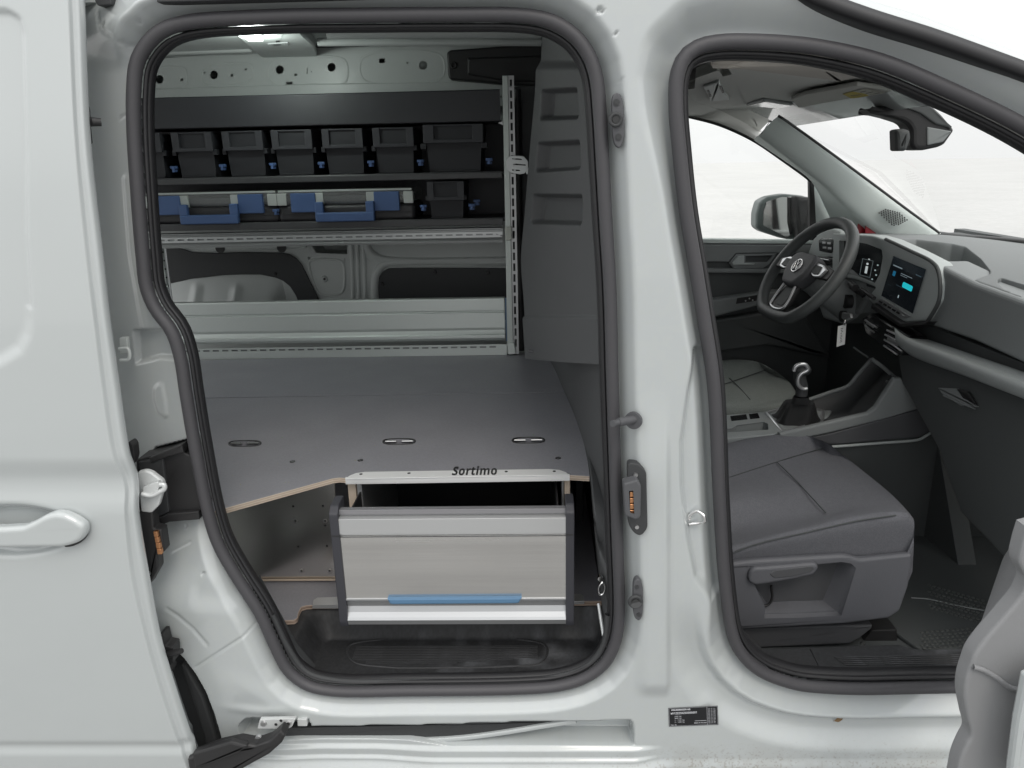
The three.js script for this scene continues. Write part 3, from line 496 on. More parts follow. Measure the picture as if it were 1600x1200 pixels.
  parts(wall, 'pressed_recess', [sweep(spline(onAll([[484, 408], [533, 408], [537, 414], [537, 452], [530, 459], [500, 460], [494, 452], [484, 420]], ZW), 60, true), ZW, [[-0.005, 0], [0, 0.006], [0.005, 0]], true, false), disc(on(507, 436, ZW), ZW, 0.014, 0.006, 20, 0.009)], M.paintIn);
  parts(wall, 'painted_wall_hole', [disc(on(507, 436, ZW + 0.006), ZW, 0.005, 0.001), disc(on(440, 387, ZW + 0.03), ZW, 0.018, 0.001), disc(on(344, 388, ZW + 0.03), ZW, 0.018, 0.001)], M.black);  // open wall holes drawn as flat black discs, their inner shade put in as colour
  part(wall, 'wall_ledge', plate([[270, 376], [480, 374], [478, 388], [440, 389], [400, 391], [330, 393], [290, 388]], ZW + 0.028, 0.02, { r: 0.006, bevel: 0.005 }), M.paintIn);
  // rest of the shell
  part(shell, 'outer_skin', boxFrom(V(-2.0, 0.42, -1.72), V(0.2, 1.84, -1.735)), M.paintIn);
  part(shell, 'cargo_floor', boxFrom(V(-2.0, 0.44, -0.36), V(0.2, 0.465, -1.6)), M.dashDark);
  part(shell, 'quarter_panel', boxFrom(V(-2.0, 0.44, -0.075), V(-0.78, 1.84, -0.085)), M.paintIn);
}
// bulkhead behind the seats, with three pressed pockets
{
  const near = spline(onAll([[905, 20], [925, 75], [936, 150], [941, 300], [947, 400], [951, 500], [953, 570]], -0.06), 60);
  const far = spline(onAll([[842, 20], [838, 75], [836, 140], [829, 220], [820, 330], [814, 408], [818, 467], [824, 560]], -0.62), 60);
  const pk = [[[848, 148], [899, 145], [901, 178], [846, 180]], [[842, 230], [903, 227], [904, 257], [839, 262]], [[835, 311], [907, 312], [906, 344], [832, 342]]].map((q) => L(q.map(([x, y]) => [x * 3, y])));
  const seamB = L([[826, 497], [960, 499]]);
  const g = surf(190, 320, (u, v) => {
    const j = v * 60, j0 = Math.min(59, Math.floor(j)), A = near[j0].clone().lerp(near[j0 + 1], j - j0), B = far[j0].clone().lerp(far[j0 + 1], j - j0);
    const p = A.lerp(B, u); p.x -= 0.03 * Math.sin(Math.PI * u) * 0.6; const [a, b] = toPhoto(p.x, p.y, p.z);
    let h = 0; for (const k of pk) h = Math.max(h, ss(6 - sdist(k, a * 3, b), -3, 4.5)); p.x += 0.028 * h; p.z -= 0.004 * h;
    p.x -= 0.006 * ss(b, 492, 498); p.x += 0.012 * (1 - ss(b, 92, 112)); return p;
  });
  const bh = part(van, 'bulkhead', [g], M.bulk ??= std([0.07, 0.073, 0.076], 0.58, grainOpts(16, 0.0003)), 'dark grey moulded bulkhead with three pressed pockets');
  const eY = Y(CY);
  const far2 = spline([...onAll([[835, 546], [852, 552], [866, 570], [881, 603], [907, 663], [918, 700], [926, 746]], eY), ...onAll([[931, 800], [937, 870], [946, 960], [950, 1040]], -0.12)], 60);
  const near2 = spline(onAll([[945, 545], [952, 600], [955, 660], [958, 720], [960, 800], [962, 860], [964, 930], [964, 980], [958, 1020], [948, 1045]], -0.045), 60);
  part(bh, 'bulkhead_foot', loft([near2, near2.map((p, i) => p.clone().lerp(far2[i], 0.5).add(V(-0.012, 0, -0.02))), far2.map((p) => p.clone().add(V(-0.006, 0, 0))), far2, far2.map((p) => p.clone().add(V(0.03, -0.02, 0)))]), M.bulk);
  part(bh, 'bulkhead_wall', [boxFrom(V(0.15, 0.44, -0.10), V(0.17, 1.84, -1.62)), boxFrom(V(0.11, 0.44, -0.63), V(0.13, 1.84, -1.62))], M.dashDark);
  part(bh, 'lower_edge', tube(onAll([[826, 548], [852, 553], [900, 556], [935, 558]], -0.5), 0.004, 20), M.plastic);
}
// ---------------------------------------------------------------- step well of the sliding door
{
  const fy = 0.405, floor = (x, z) => { // rounded basin
    const dx = Math.max(-0.47 - x, x - 0.115, 0), dz = Math.max(-0.185 - z, 0), d = Math.hypot(dx, dz); return fy + 0.062 * ss(d, 0.012, 0.06) + 0.010 * ss(z, -0.045, -0.015); };
  const dust = dataTex(512, (u, v) => { const n = 0.55 * vnoise(u, v, 7, 41) + 0.45 * vnoise(u, v, 34, 42), g = vnoise(u, v, 250, 43); const k = 46 + 80 * Math.max(0, n - 0.52) * 1.6 + 14 * (g - 0.5); return [k, k * 1.02, k * 1.06]; }, { srgb: true });
  M.well = std([1, 1, 1], 0.6, { map: dust, ...grainOpts(6, 0.0003) });
  const w = part(van, 'step_well', uvOn(surf(170, 70, (u, v) => { const x = lerp(-0.66, 0.17, u), z = lerp(-0.026, -0.262, v); return V(x, floor(x, z), z); }), plane(V(0, 0, 0), V(0, 1, 0), V(0, 0, -1))), M.well, 'scuffed black plastic step in the sliding door opening');
  part(w, 'tread_frame', sweep(spline(rounded3(onAll([[547, 1008], [850, 1007], [846, 1035], [790, 1041], [700, 1043], [600, 1042], [552, 1033]], Y(fy))), 120, true), Y(fy), [[-0.003, 0], [-0.001, 0.0018], [0.001, 0.0018], [0.003, 0]], true, false), M.well);
  const ribs = []; for (let k = 0; k < 11; k++) { const t = k / 10, z = lerp(-0.176, -0.118, t), x0 = -0.415 + (k > 8 ? 0.04 : 0.006), x1 = 0.006 - (k > 7 ? 0.06 * (k - 7) : 0.006); ribs.push(boxFrom(V(x0, fy - 0.001, z - 0.0011), V(x1, fy + 0.0016, z + 0.0011), 0.0006)); }
  part(w, 'tread_rib', ribs, M.well);
  part(w, 'step_edge', [tube(onAll([[425, 960], [450, 1012], [478, 1049], [520, 1062], [640, 1065], [820, 1063], [870, 1057], [915, 1042], [942, 1010], [950, 960]], -0.012), 0.006, 120), plate([[400, 905], [460, 1015], [490, 1050], [474, 1052], [440, 1020], [390, 925]], -0.028, 0.02, { r: 0.004 })], M.dashDark);
  part(w, 'metal_strip', [rod(on(935, 943, -0.11), on(946, 1012, -0.05), 0.0035)], M.aluWhite);
  part(w, 'lashing_ring', [new THREE.TorusGeometry(0.014, 0.003, 10, 28).scale(0.45, 1, 1).rotateZ(-0.15).translate(...on(940, 920, -0.08).toArray()), disc(on(938, 901, -0.09), 0, 0.006, 0.01)], M.chrome, 'small steel lashing ring beside the step');
}
function rounded3(p) { return p; }
// ---------------------------------------------------------------- counter board, drawer cabinet, floor board
const plyEdge = (top) => [top];
{
  const boardTop = std([0.27, 0.274, 0.290], 0.45, { map: dataTex(512, (u, v) => { const k = 236 + 14 * (vnoise(u, v, 256, 71) - 0.5) + 9 * (vnoise(u, v, 9, 72) - 0.5) + (vnoise(u, v, 180, 74) > 0.965 ? 12 : 0); return [k, k * 0.995, k * 1.01]; }, { srgb: true, rep: 1.6 }), ...grainOpts(20, 0.00008) });
  const c = thing('counter_board', 'large dark grey plywood counter board above the drawer', 'counter', V(-0.4, CY, -0.6));
  const eY = Y(CY), right = [[852, 552], [866, 570], [874, 587], [884, 612]], jl = [[-60, 628], [884, 612]];
  const P = (l) => onAll(l, eY);
  const backB = P([[-60, 572], [800, 551], [852, 552], [866, 570], [874, 587], [884, 612], [-60, 628]]), frontB = P([[-60, 629], [884.6, 612.8], [896, 638], [907, 663], [916, 700], [921, 722], [924, 742], [921, 744], [889, 742], [540, 747], [531, 746], [519, 747.5], [344, 796], [330, 800], [250, 800], [120, 760]]);
  const slots = [[382, 693], [623, 690], [825, 688]];
  const slotShape = (a, b) => [[a - 24, b + 0.2], [a - 20, b - 3], [a + 20, b - 3.6], [a + 25, b - 0.4], [a + 21, b + 3.2], [a - 20, b + 3.6]];
  const b1 = part(c, 'back_board', uvBox(plate(backB, eY, 0.0125, { bevel: 0.0008 })), boardTop);
  const b2 = part(c, 'front_board', uvBox(plate(frontB, eY, 0.0125, { bevel: 0.0008, holes: slots.map((s) => slotShape(...s)) })), boardTop);
  // layered plywood edge, standing just proud of the board
  const ek = onAll([[332, 799.3], [344, 796], [519, 747.5], [531, 746], [540, 747]], eY), edgePts = ek.flatMap((p, i) => i === ek.length - 1 ? [p] : [0, 0.25, 0.5, 0.75].map((t) => p.clone().lerp(ek[i + 1], t))); const edgeR = onAll([[889, 742.3], [905, 743.2], [921, 744]], eY);
  const plies = [[0.0004, [0.22, 0.20, 0.19]], [0.0014, [0.52, 0.44, 0.36]], [0.0040, [0.42, 0.34, 0.27]], [0.0064, [0.55, 0.47, 0.39]], [0.0090, [0.41, 0.33, 0.26]], [0.0116, [0.5, 0.42, 0.34]]];
  for (let k = 0; k + 1 < plies.length; k++) for (const pth of [edgePts, edgeR]) part(b2, 'plywood_layer', sweep(pth, eY, [[0.0012, -plies[k][0]], [0.0012, -plies[k + 1][0]], [-0.003, -plies[k + 1][0]], [-0.003, -plies[k][0]]], false), std(plies[k + 1][1], 0.8));
  for (const [a, b] of slots) {
    const s = sub(c, 'lashing_slot', V(0, 0, 0));
    part(s, 'slot_well', plate(slotShape(a, b).map(([x, y]) => [x, y]), Y(CY - 0.011), 0.01), M.black);
    const rim = spline(onAll(slotShape(a, b), eY), 40, true); part(s, 'slot_rim', sweep(rim, eY, [[0.002, 0.0006], [-0.0025, 0.0012], [-0.003, -0.006], [0.001, -0.006]], true), M.black);
    part(s, 'slot_bar', [rod(on(a - 22, b, Y(CY - 0.004)), on(a - 4, b - 0.3, Y(CY - 0.004)), 0.0032), rod(on(a + 5, b - 0.4, Y(CY - 0.004)), on(a + 22, b - 0.7, Y(CY - 0.004)), 0.0032)], M.screw);
  }
  for (const [a, b] of [[457, 721.5], [563, 719.5], [872, 716]]) { const s = part(c, 'screw', disc(on(a, b, eY), eY, 0.0062, 0.0009, 20), M.black); part(s, 'screw_socket', disc(on(a, b, eY), eY, 0.0035, 0.0014, 16), M.screw); }
  for (const [a, b, l] of [[534, 613, 9], [630, 588, 9], [384, 711, 8], [371, 724, 8], [748, 612, 5], [856, 585, 8]]) part(c, 'scratch', surf(6, 1, (u, v) => on(a + (u - 0.5) * l, b + (v - 0.5) * 1.6 * Math.sin(Math.PI * Math.min(1, u + 0.1)) - (u - 0.5) * 1.2, Y(CY + 0.0006))), std([0.28, 0.28, 0.30], 0.7));
  // aluminium nosing with the maker's lettering
  const nz = part(c, 'edge_trim', [plate([[540, 747.8], [546, 743], [556, 739], [570, 737], [858, 732.6], [874, 734], [884, 737.5], [890, 741.8]], Y(CY + 0.0022), 0.002, { bevel: 0.0006 }), sweep([on(540, 747.4, eY), on(715, 744.6, eY), on(890, 741.8, eY)], eY, [[-0.002, 0.0022], [0.003, 0.0018], [0.0035, 0], [0.0035, -0.0125], [0.0015, -0.0125], [0.0015, 0]], false)], M.nosing ??= std([0.74, 0.75, 0.75], 0.42, { metalness: 0.2 }), 'bright aluminium nosing with black lettering');
  for (const [a, b] of [[564, 741], [639, 739.6], [791, 737], [866, 736.5]]) part(nz, 'screw', disc(on(a, b, Y(CY + 0.0022)), eY, 0.0034, 0.0008, 14), M.black);
  const { FontLoader } = await import('three/addons/loaders/FontLoader.js'); const { TextGeometry } = await import('three/addons/geometries/TextGeometry.js');
  const font = await new FontLoader().loadAsync('fonts/droid/droid_sans_bold.typeface.json');
  const tg = new TextGeometry('Sortimo', { font, size: 0.026, depth: 0.0006, curveSegments: 4 }); tg.computeBoundingBox();
  const p0 = on(705, 742.5, Y(CY + 0.0023)), p1 = on(776, 741.2, Y(CY + 0.0023)), wz = on(740, 733.6, Y(CY)).z, sc = (p1.x - p0.x) / tg.boundingBox.max.x, szc = (p0.z - wz) / 0.020;
  tg.applyMatrix4(new THREE.Matrix4().makeBasis(V(sc, 0, 0), V(0, 0, -szc), V(0, 1, 0)).setPosition(p0)); part(nz, 'lettering', tg, M.black);

  // drawer cabinet
  const d = thing('drawer_cabinet', 'drawer cabinet under the counter with its brushed steel front pulled out', 'drawer unit', V(-0.17, 0.48, -0.4));
  const xl = on(541, 750, -0.225).x, xr = on(891, 746, -0.225).x, zf = -0.10;
  const sideP = (x0, x1, n) => { const s = part(d, 'side_panel', boxFrom(V(x0, 0.49, -0.232), V(x1, CY - 0.013, -0.95), 0.0008), M.ply); return s; };
  sideP(xl, xl + 0.017); sideP(xr - 0.012, xr);
  parts(d, 'drawer_runner', [boxFrom(V(xl + 0.019, 0.50, -0.236), V(xl + 0.030, CY - 0.016, -0.9), 0.001), boxFrom(V(xr - 0.018, 0.50, -0.236), V(xr - 0.0135, CY - 0.016, -0.9), 0.001)], M.silver);
  part(d, 'cabinet_back', [boxFrom(V(xl, 0.49, -0.95), V(xr, CY - 0.014, -0.97)), boxFrom(V(xl + 0.03, CY - 0.03, -0.3), V(xr - 0.02, CY - 0.014, -0.94))], M.blackMatt);
  // stainless side plate with screws
  const sp = part(d, 'steel_side_plate', uvOn(plate(onAll([[300, 690], [519, 690], [526, 905], [380, 906], [300, 800]], -0.325).map((p) => V(p.x, Math.min(p.y, CY - 0.0135), p.z)), Z(-0.325), 0.003, { bevel: 0.0006 }), Z(0)), M.steel, 'brushed steel side plate left of the drawer with punched holes');
  for (const [a, b] of [[461.5, 814], [508, 814], [471, 892], [515, 892]]) { const s = part(sp, 'screw', [disc(on(a, b, -0.325), 0, 0.0052, 0.0025, 18, 0.0042)], M.screw); part(s, 'screw_socket', disc(on(a, b, -0.3225), 0, 0.002, 0.0004, 10), M.black); }
  parts(sp, 'plate_hole', [[458, 791], [504.5, 790.5], [508, 821], [466, 854], [511, 853]].map(([a, b]) => disc(on(a, b, -0.325), 0, 0.0028, 0.0004, 12)), M.black);
  part(d, 'gap_panel', boxFrom(V(xl - 0.03, 0.49, -0.335), V(xl - 0.001, CY - 0.015, -0.34)), M.blackMatt);
  // the drawer itself
  const dr = sub(d, 'drawer');
  const x0 = on(528, 805, zf).x, x1 = on(884, 803, zf).x, yt = on(700, 797, zf).y, yb = on(700, 976, zf).y;
  const y = (b) => on(700, b, zf).y;
  part(dr, 'top_lip', alongX([[zf - 0.026, y(800)], [zf - 0.012, y(800)], [zf - 0.010, y(807)], [zf - 0.026, y(808)]], x0, x1, 0.001), std([0.20, 0.20, 0.21], 0.45, { metalness: 0.3 }));
  M.trim ??= std([0.52, 0.53, 0.535], 0.4, { metalness: 0.6 }); part(dr, 'top_profile', alongX([[zf - 0.05, y(808.5)], [zf - 0.014, y(808.5)], [zf - 0.014, y(809)], [zf, y(810.5)], [zf + 0.0005, y(834)], [zf - 0.004, y(835)], [zf - 0.004, y(837)], [zf - 0.05, y(838)]], x0, x1, 0.0008), M.trim);
  part(dr, 'steel_panel', uvOn(alongX([[zf - 0.03, y(836)], [zf + 0.0005, y(837.5)], [zf - 0.0005, y(839)], [zf - 0.0012, y(935)], [zf - 0.03, y(936)]], x0, x1), Z(0)), M.drawerSteel ??= phys([1, 1, 1], 0.36, { metalness: 1, map: dataTex(512, (u, v) => { const k = 218 + 8 * (vnoise(u, v, 1, 61, 30) - 0.5) + 5 * (vnoise(u, v, 2, 62, 210) - 0.5) + 8 * (vnoise(u, v, 4, 63, 500) - 0.5); return [k, k * 0.995, k * 0.985]; }, { srgb: true, rep: 2.2 }), roughnessMap: rep(T.brushed, 1.3, 1.3), bumpMap: rep(T.brushed, 1.3, 1.3), bumpScale: 0.00003 }));
  part(dr, 'bottom_profile', alongX([[zf - 0.03, y(934)], [zf + 0.001, y(935)], [zf + 0.001, y(937.5)], [zf - 0.006, y(942)], [zf - 0.009, y(950)], [zf - 0.005, y(958)], [zf + 0.001, y(964)], [zf + 0.004, y(967.5)], [zf + 0.003, y(969)], [zf + 0.001, y(975)], [zf - 0.03, y(976)]], x0, x1, 0.0006), std([0.47, 0.48, 0.49], 0.36, { metalness: 0.75 }));
  part(dr, 'grip_strip', plate([[605, 936.5], [815, 935], [811, 942.5], [806, 943.5], [614, 945], [609, 944]], zf + 0.009, 0.012, { bevel: 0.003 }), M.blueLight, 'blue grip strip of the drawer');
  const cap = (xa, xb) => part(dr, 'end_cap', alongX([[zf - 0.055, y(790.5)], [zf - 0.012, y(792)], [zf + 0.004, y(801)], [zf + 0.004, y(970)], [zf + 0.001, y(978)], [zf - 0.055, y(978)]], xa, xb, 0.004, 0.0015), M.cap ??= std([0.038, 0.039, 0.047], 0.5, grainOpts(30, 0.0001)));
  const cl = cap(on(514.5, 805, zf).x, x0), cr = cap(x1, on(897.5, 803, zf).x);
  for (const [c1, xa, xb] of [[cl, on(515.5, 805, zf).x, x0], [cr, x1, on(896, 803, zf).x]]) part(c1, 'cap_groove', [[834.5, 836]].map(([p, q]) => boxFrom(V(xa, y(p), zf + 0.0035), V(xb, y(q), zf + 0.0048), 0.0003)), M.black);
  part(dr, 'drawer_tray', [boxFrom(V(x0 + 0.012, y(960), zf - 0.03), V(x0 + 0.016, y(812), -0.62)), boxFrom(V(x1 - 0.016, y(960), zf - 0.03), V(x1 - 0.012, y(812), -0.62)), boxFrom(V(x0 + 0.012, y(962), zf - 0.03), V(x1 - 0.012, y(958), -0.62)), boxFrom(V(x0 + 0.012, y(960), -0.615), V(x1 - 0.012, y(812), -0.62))], M.black);

  // floor board with plywood edge
  const f = thing('floor_board', 'dark plywood floor board with notched pale edge below the drawer', 'floor board', V(-0.4, 0.48, -0.5)), fY = Y(0.48);
  const fpts = [...onAll([[438, 966], [441, 969], [459, 968], [464, 965], [466, 956], [470, 948], [478, 945.5], [492, 944.5], [905, 939], [940, 938.5]], fY), V(0.149, 0.48, -0.5), V(0.149, 0.48, -1.3), V(-0.95, 0.48, -1.3), V(-0.95, 0.48, -0.32), on(380, 905, fY)];
  part(f, 'board', uvBox(plate(fpts, fY, 0.012, { bevel: 0.0006 })), boardTop.clone());
  const fe = fpts.slice(0, 10); for (const [a, b, col] of [[0.0008, 0.004, [0.42, 0.33, 0.27]], [0.004, 0.008, [0.30, 0.22, 0.17]], [0.008, 0.0118, [0.40, 0.31, 0.25]]]) part(f, 'plywood_layer', sweep(fe, fY, [[0.001, -a], [0.001, -b], [-0.003, -b], [-0.003, -a]], false), std(col, 0.8));
  part(f, 'edge_trim', [plate([[488, 945.5], [490, 937], [496, 933.5], [540, 932], [540, 945]], Y(0.482), 0.002, { bevel: 0.0006 }), plate([[488, 945.5], [540, 945], [540, 951], [488, 951]].map(([a, b]) => on(a, b, on(500, 945.5, fY).z + 0.002)), Z(on(500, 945.5, fY).z + 0.002), 0.002, { bevel: 0.0005 })], M.trim, 'left aluminium edge trim');
  part(f, 'edge_trim', [plate([[890, 939.8], [890, 928], [908, 927.6], [912, 931], [913, 939.2]], Y(0.482), 0.002, { bevel: 0.0006 }), plate([[890, 940], [913, 939.4], [913, 944], [890, 944.5]].map(([a, b]) => on(a, b, on(900, 939.6, fY).z + 0.002)), Z(on(900, 939.6, fY).z + 0.002), 0.002, { bevel: 0.0005 })], M.trim, 'right aluminium edge trim');
  const zb = -0.322; part(f, 'plywood_strip', boxFrom(on(398, 907, zb), on(524, 904, zb).add(V(0, 0, 0.004)), 0.0006), M.ply);
}
// ---------------------------------------------------------------- shelving rack
const rackX0 = -1.5, rackX1 = on(788, 400, ZR).x;
{
  const r = thing('shelving_rack', 'aluminium shelving rack with dark shelves along the far cargo wall', 'shelving rack', V(-0.7, CY, -1.4));
  const yAt = (a, b) => on(a, b, ZR).y;
  const slotted = (l, slots, dz, back = true) => { };
  // front upright on the right: plain flange and slotted flange
  const u = part(r, 'upright', plate([[785, 118], [793.5, 118], [802, 553], [793, 553]], ZR + 0.012, 0.03, { bevel: 0.001 }), M.upr ??= std([0.52, 0.56, 0.54], 0.45, { metalness: 0.5 }), 'right aluminium upright with a column of slots');
  const so = []; for (let k = 0; k < 25; k++) { const b = 124 + k * 16.9, a = 798 + (b - 118) * 0.0185; so.push([[a - 1.8, b], [a + 1.9, b], [a + 2.0, b + 12.4], [a - 1.7, b + 12.4]]); }
  part(u, 'slotted_flange', plate([[793.8, 118], [803, 118], [811, 553], [802.4, 553]], ZR + 0.006, 0.002, { bevel: 0.0004, holes: so }), M.trim);
  part(u, 'fixing_lug', [plate([[778, 192], [786, 189], [786, 196]], ZR + 0.012, 0.003, { r: 0.001 })], M.trim);
  part(u, 'end_cap', plate([[789, 355], [799, 354], [800, 373], [797, 376], [790, 376]], ZR + 0.028, 0.022, { r: 0.003, bevel: 0.002 }), std([0.55, 0.57, 0.52], 0.5));
  const hk = part(u, 'rail_bracket', plate([[790, 251], [795, 245], [801, 243], [818, 244], [825, 252], [825, 263], [820, 271], [812, 272.5], [798, 270], [792, 265]], ZR + 0.05, 0.006, { r: 0.004, bevel: 0.001, holes: [[[799, 246.5], [815, 247.5], [817, 250.5], [800, 249.5]], [[801, 255], [822, 256.5], [822, 259.5], [801, 258]], [[799, 264], [813, 265], [813, 268], [800, 267.4]]] }), M.aluWhite, 'pale slotted bracket sticking out beside the upright');
  part(hk, 'bracket_arm', boxFrom(on(822, 262, ZR + 0.05), on(829, 272, ZR + 0.01), 0.002), M.aluWhite);
  // perforated upright at the left, near the rear of the rack
  const lu = part(r, 'upright', plate([[235, 386], [252, 386], [264, 476], [254, 476], [240, 430]], ZR + 0.004, 0.003, { bevel: 0.0006 }), M.upr, 'perforated left upright');
  part(lu, 'perforated_flange', plate([[252.5, 386], [259, 386], [270, 476], [264.5, 476]], ZR - 0.004, 0.004, { bevel: 0.0006 }), M.silver);
  const ph = []; for (let k = 0; k < 6; k++) ph.push(disc(on(244 + k * 1.6 + (k % 2) * 3, 398 + k * 13, ZR + 0.004), ZR, 0.0035, 0.0006, 12)), ph.push(disc(on(254.5 + k * 1.9, 394 + k * 13.2, ZR - 0.003), ZR, 0.0032, 0.0006, 12)); parts(lu, 'punched_hole', ph, M.black);
  // shelves: tray, front lip
  const shelfAt = (aR, yTop, yBot, depth, label, tray = 0.004) => {
    const t = yAt(aR, yTop), b = yAt(aR, yBot), s = part(r, 'shelf', boxFrom(V(rackX0, t - 0.003, ZR - 0.004), V(rackX1 + 0.006, t + 0.001, ZR - depth), 0.001), M.shelf, label);
    part(s, 'shelf_lip', alongX([[ZR - 0.006, t + 0.003], [ZR, t + 0.003], [ZR + 0.002, t - 0.002], [ZR + 0.002, b], [ZR - 0.004, b - 0.001], [ZR - 0.006, b + 0.002]], rackX0, rackX1 - 0.002, 0.0015), M.lip ??= std([0.062, 0.063, 0.066], 0.45, grainOpts(20, 0.00012)));
    return t;
  };
  const tTop = yAt(780, 139), tBot = yAt(780, 190);
  const top = part(r, 'shelf', boxFrom(V(rackX0, tBot + 0.002, ZR - 0.005), V(rackX1, tBot + 0.006, ZR - 0.24), 0.001), M.shelf, 'top shelf with a tall plain front panel');
  part(top, 'shelf_front', alongX([[ZR - 0.004, tTop], [ZR + 0.002, tTop - 0.003], [ZR + 0.003, tBot + 0.003], [ZR - 0.004, tBot]], rackX0, rackX1 - 0.002, 0.001), M.shelf);
  const s2 = shelfAt(780, 269, 278, 0.25, 'middle shelf carrying a row of bins'), s3 = shelfAt(780, 341.5, 351, 0.25, 'lower shelf carrying cases and one bin');
  part(r, 'back_panel', [plate([[150, 200], [800, 190], [800, 268], [150, 290]], ZR - 0.235, 0.004), plate([[150, 285], [800, 272], [800, 345], [150, 360]], ZR - 0.235, 0.004)], M.binRim);
  part(r, 'side_panel', plate([[793, 136], [836, 134], [833, 230], [822, 400], [824, 548], [806, 549]], ZR - 0.09, 0.01, { bevel: 0.002 }), M.dashDark, 'dark side panel of the rack');
  part(r, 'side_channel', [tube(onAll([[808, 140], [812, 400], [815, 545]], ZR - 0.07), 0.012, 10)], M.black);
  // slotted aluminium rail under the shelves
  const y = (b) => yAt(780, b);
  const hs = []; const xA = on(236, 377, ZR).x; for (let x = -1.36; x < rackX1 - 0.014; x += 0.0335) { const c = [y(366.8), y(364.4)]; hs.push([V(x, c[0], ZR + 0.006), V(x + 0.0225, c[0], ZR + 0.006), V(x + 0.0225, c[1], ZR + 0.006), V(x, c[1], ZR + 0.006)]); }
  const band = [V(rackX0, y(370), ZR + 0.006), V(rackX1 - 0.003, y(370), ZR + 0.006), V(rackX1 - 0.003, y(361.5), ZR + 0.006), V(rackX0, y(361.5), ZR + 0.006)];
  const rail = part(r, 'slotted_rail', [plate(band, Z(ZR + 0.006), 0.0015, { bevel: 0.0003, holes: hs })], M.trim, 'slotted aluminium rail below the shelves');
  part(rail, 'rail_body', [alongX([[ZR, y(355.5)], [ZR + 0.008, y(356)], [ZR + 0.008, y(357.4)], [ZR, y(358.5)], [ZR, y(371)], [ZR + 0.004, y(375)], [ZR + 0.003, y(378.5)], [ZR - 0.03, y(378.5)], [ZR - 0.03, y(355.5)]], rackX0, rackX1 - 0.004)], M.railBody ??= std([0.30, 0.31, 0.31], 0.4, { metalness: 0.6 }));
  // tall aluminium kick panel and slotted base rail standing on the counter
  const k = part(r, 'kick_panel', alongX([[ZR - 0.03, y(466)], [ZR - 0.004, y(466)], [ZR - 0.002, y(468)], [ZR - 0.002, y(485)], [ZR - 0.006, y(486)], [ZR - 0.006, y(487.5)], [ZR - 0.001, y(489)], [ZR - 0.001, y(512)], [ZR - 0.003, y(516)], [ZR + 0.003, y(521)], [ZR + 0.008, y(522.5)], [ZR + 0.008, y(527)], [ZR + 0.004, y(531)], [ZR - 0.03, y(531)]], rackX0, on(788.5, 500, ZR).x, 0.001), M.kick ??= std([0.66, 0.70, 0.68], 0.5, { metalness: 0.75 }), 'tall brushed aluminium kick panel');
  part(k, 'end_seal', boxFrom(on(788.8, 466, ZR + 0.002), on(794, 532, ZR - 0.01), 0.001), std([0.10, 0.16, 0.24], 0.5));
  const hb = []; for (let x = -1.36; x < on(786, 540, ZR).x - 0.02; x += 0.0335) hb.push([V(x, y(542.2), ZR + 0.01), V(x + 0.0225, y(542.2), ZR + 0.01), V(x + 0.0225, y(539.6), ZR + 0.01), V(x, y(539.6), ZR + 0.01)]);
  const xE = on(792, 545, ZR).x, br = part(r, 'base_rail', [plate([V(rackX0, CY + 0.0005, ZR + 0.01), V(xE, CY + 0.0005, ZR + 0.01), V(xE, y(537), ZR + 0.01), V(rackX0, y(537), ZR + 0.01)], Z(ZR + 0.01), 0.002, { bevel: 0.0004, holes: hb })], M.kick, 'slotted aluminium base rail on the counter');
  part(br, 'rail_core', boxFrom(V(rackX0, CY + 0.002, ZR + 0.002), V(xE, y(537.5), ZR - 0.002), 0.001), M.railBody);
  part(br, 'rail_end', plate([[792, 536], [803, 536], [806, 553], [795, 554]], ZR + 0.02, 0.02, { r: 0.001, bevel: 0.001 }), M.kick);

  // blue dividers clipped along the shelves
  const clip = (a, b, zc) => { const p = on(a, b, zc), q = [boxFrom(V(p.x - 0.011, p.y + 0.004, zc - 0.012), V(p.x + 0.011, p.y + 0.013, zc), 0.002), boxFrom(V(p.x - 0.004, p.y - 0.006, zc - 0.004), V(p.x + 0.004, p.y + 0.012, zc + 0.003), 0.001), boxFrom(V(p.x - 0.008, p.y - 0.006, zc - 0.012), V(p.x + 0.008, p.y + 0.002, zc - 0.004), 0.001)]; part(r, 'divider_clip', q, M.blue); };
  for (const [a, b] of [[271.5, 266], [347.5, 263], [426, 261], [502, 259.5], [579.5, 257.5], [657, 256], [764.5, 253.5]]) clip(a, b, ZR + 0.006);
  for (const [a, b] of [[431, 333], [661.5, 326.5], [737.5, 325], [745, 318]]) clip(a, b, ZR + (b === 318 ? -0.03 : 0.006));

  // ------------------------------------------------------------ bins
  const binGeo = (w, h, dp, zf) => {
    const sec = (y, k, z0, z1) => { const a = w / 2 * k; return [[-a, z0], [a, z0], [a, z1], [-a, z1], [-a, z0]].map(([x, z]) => V(x, y, z)); };
    const body = loft([sec(0, 0.0, -0.05, -0.05), sec(0, 0.86, 0, -dp), sec(h * 0.5, 0.91, 0.003, -dp), sec(h * 0.98, 0.97, 0.006, -dp)]);
    return toCreasedNormals(body, 0.4);
  };
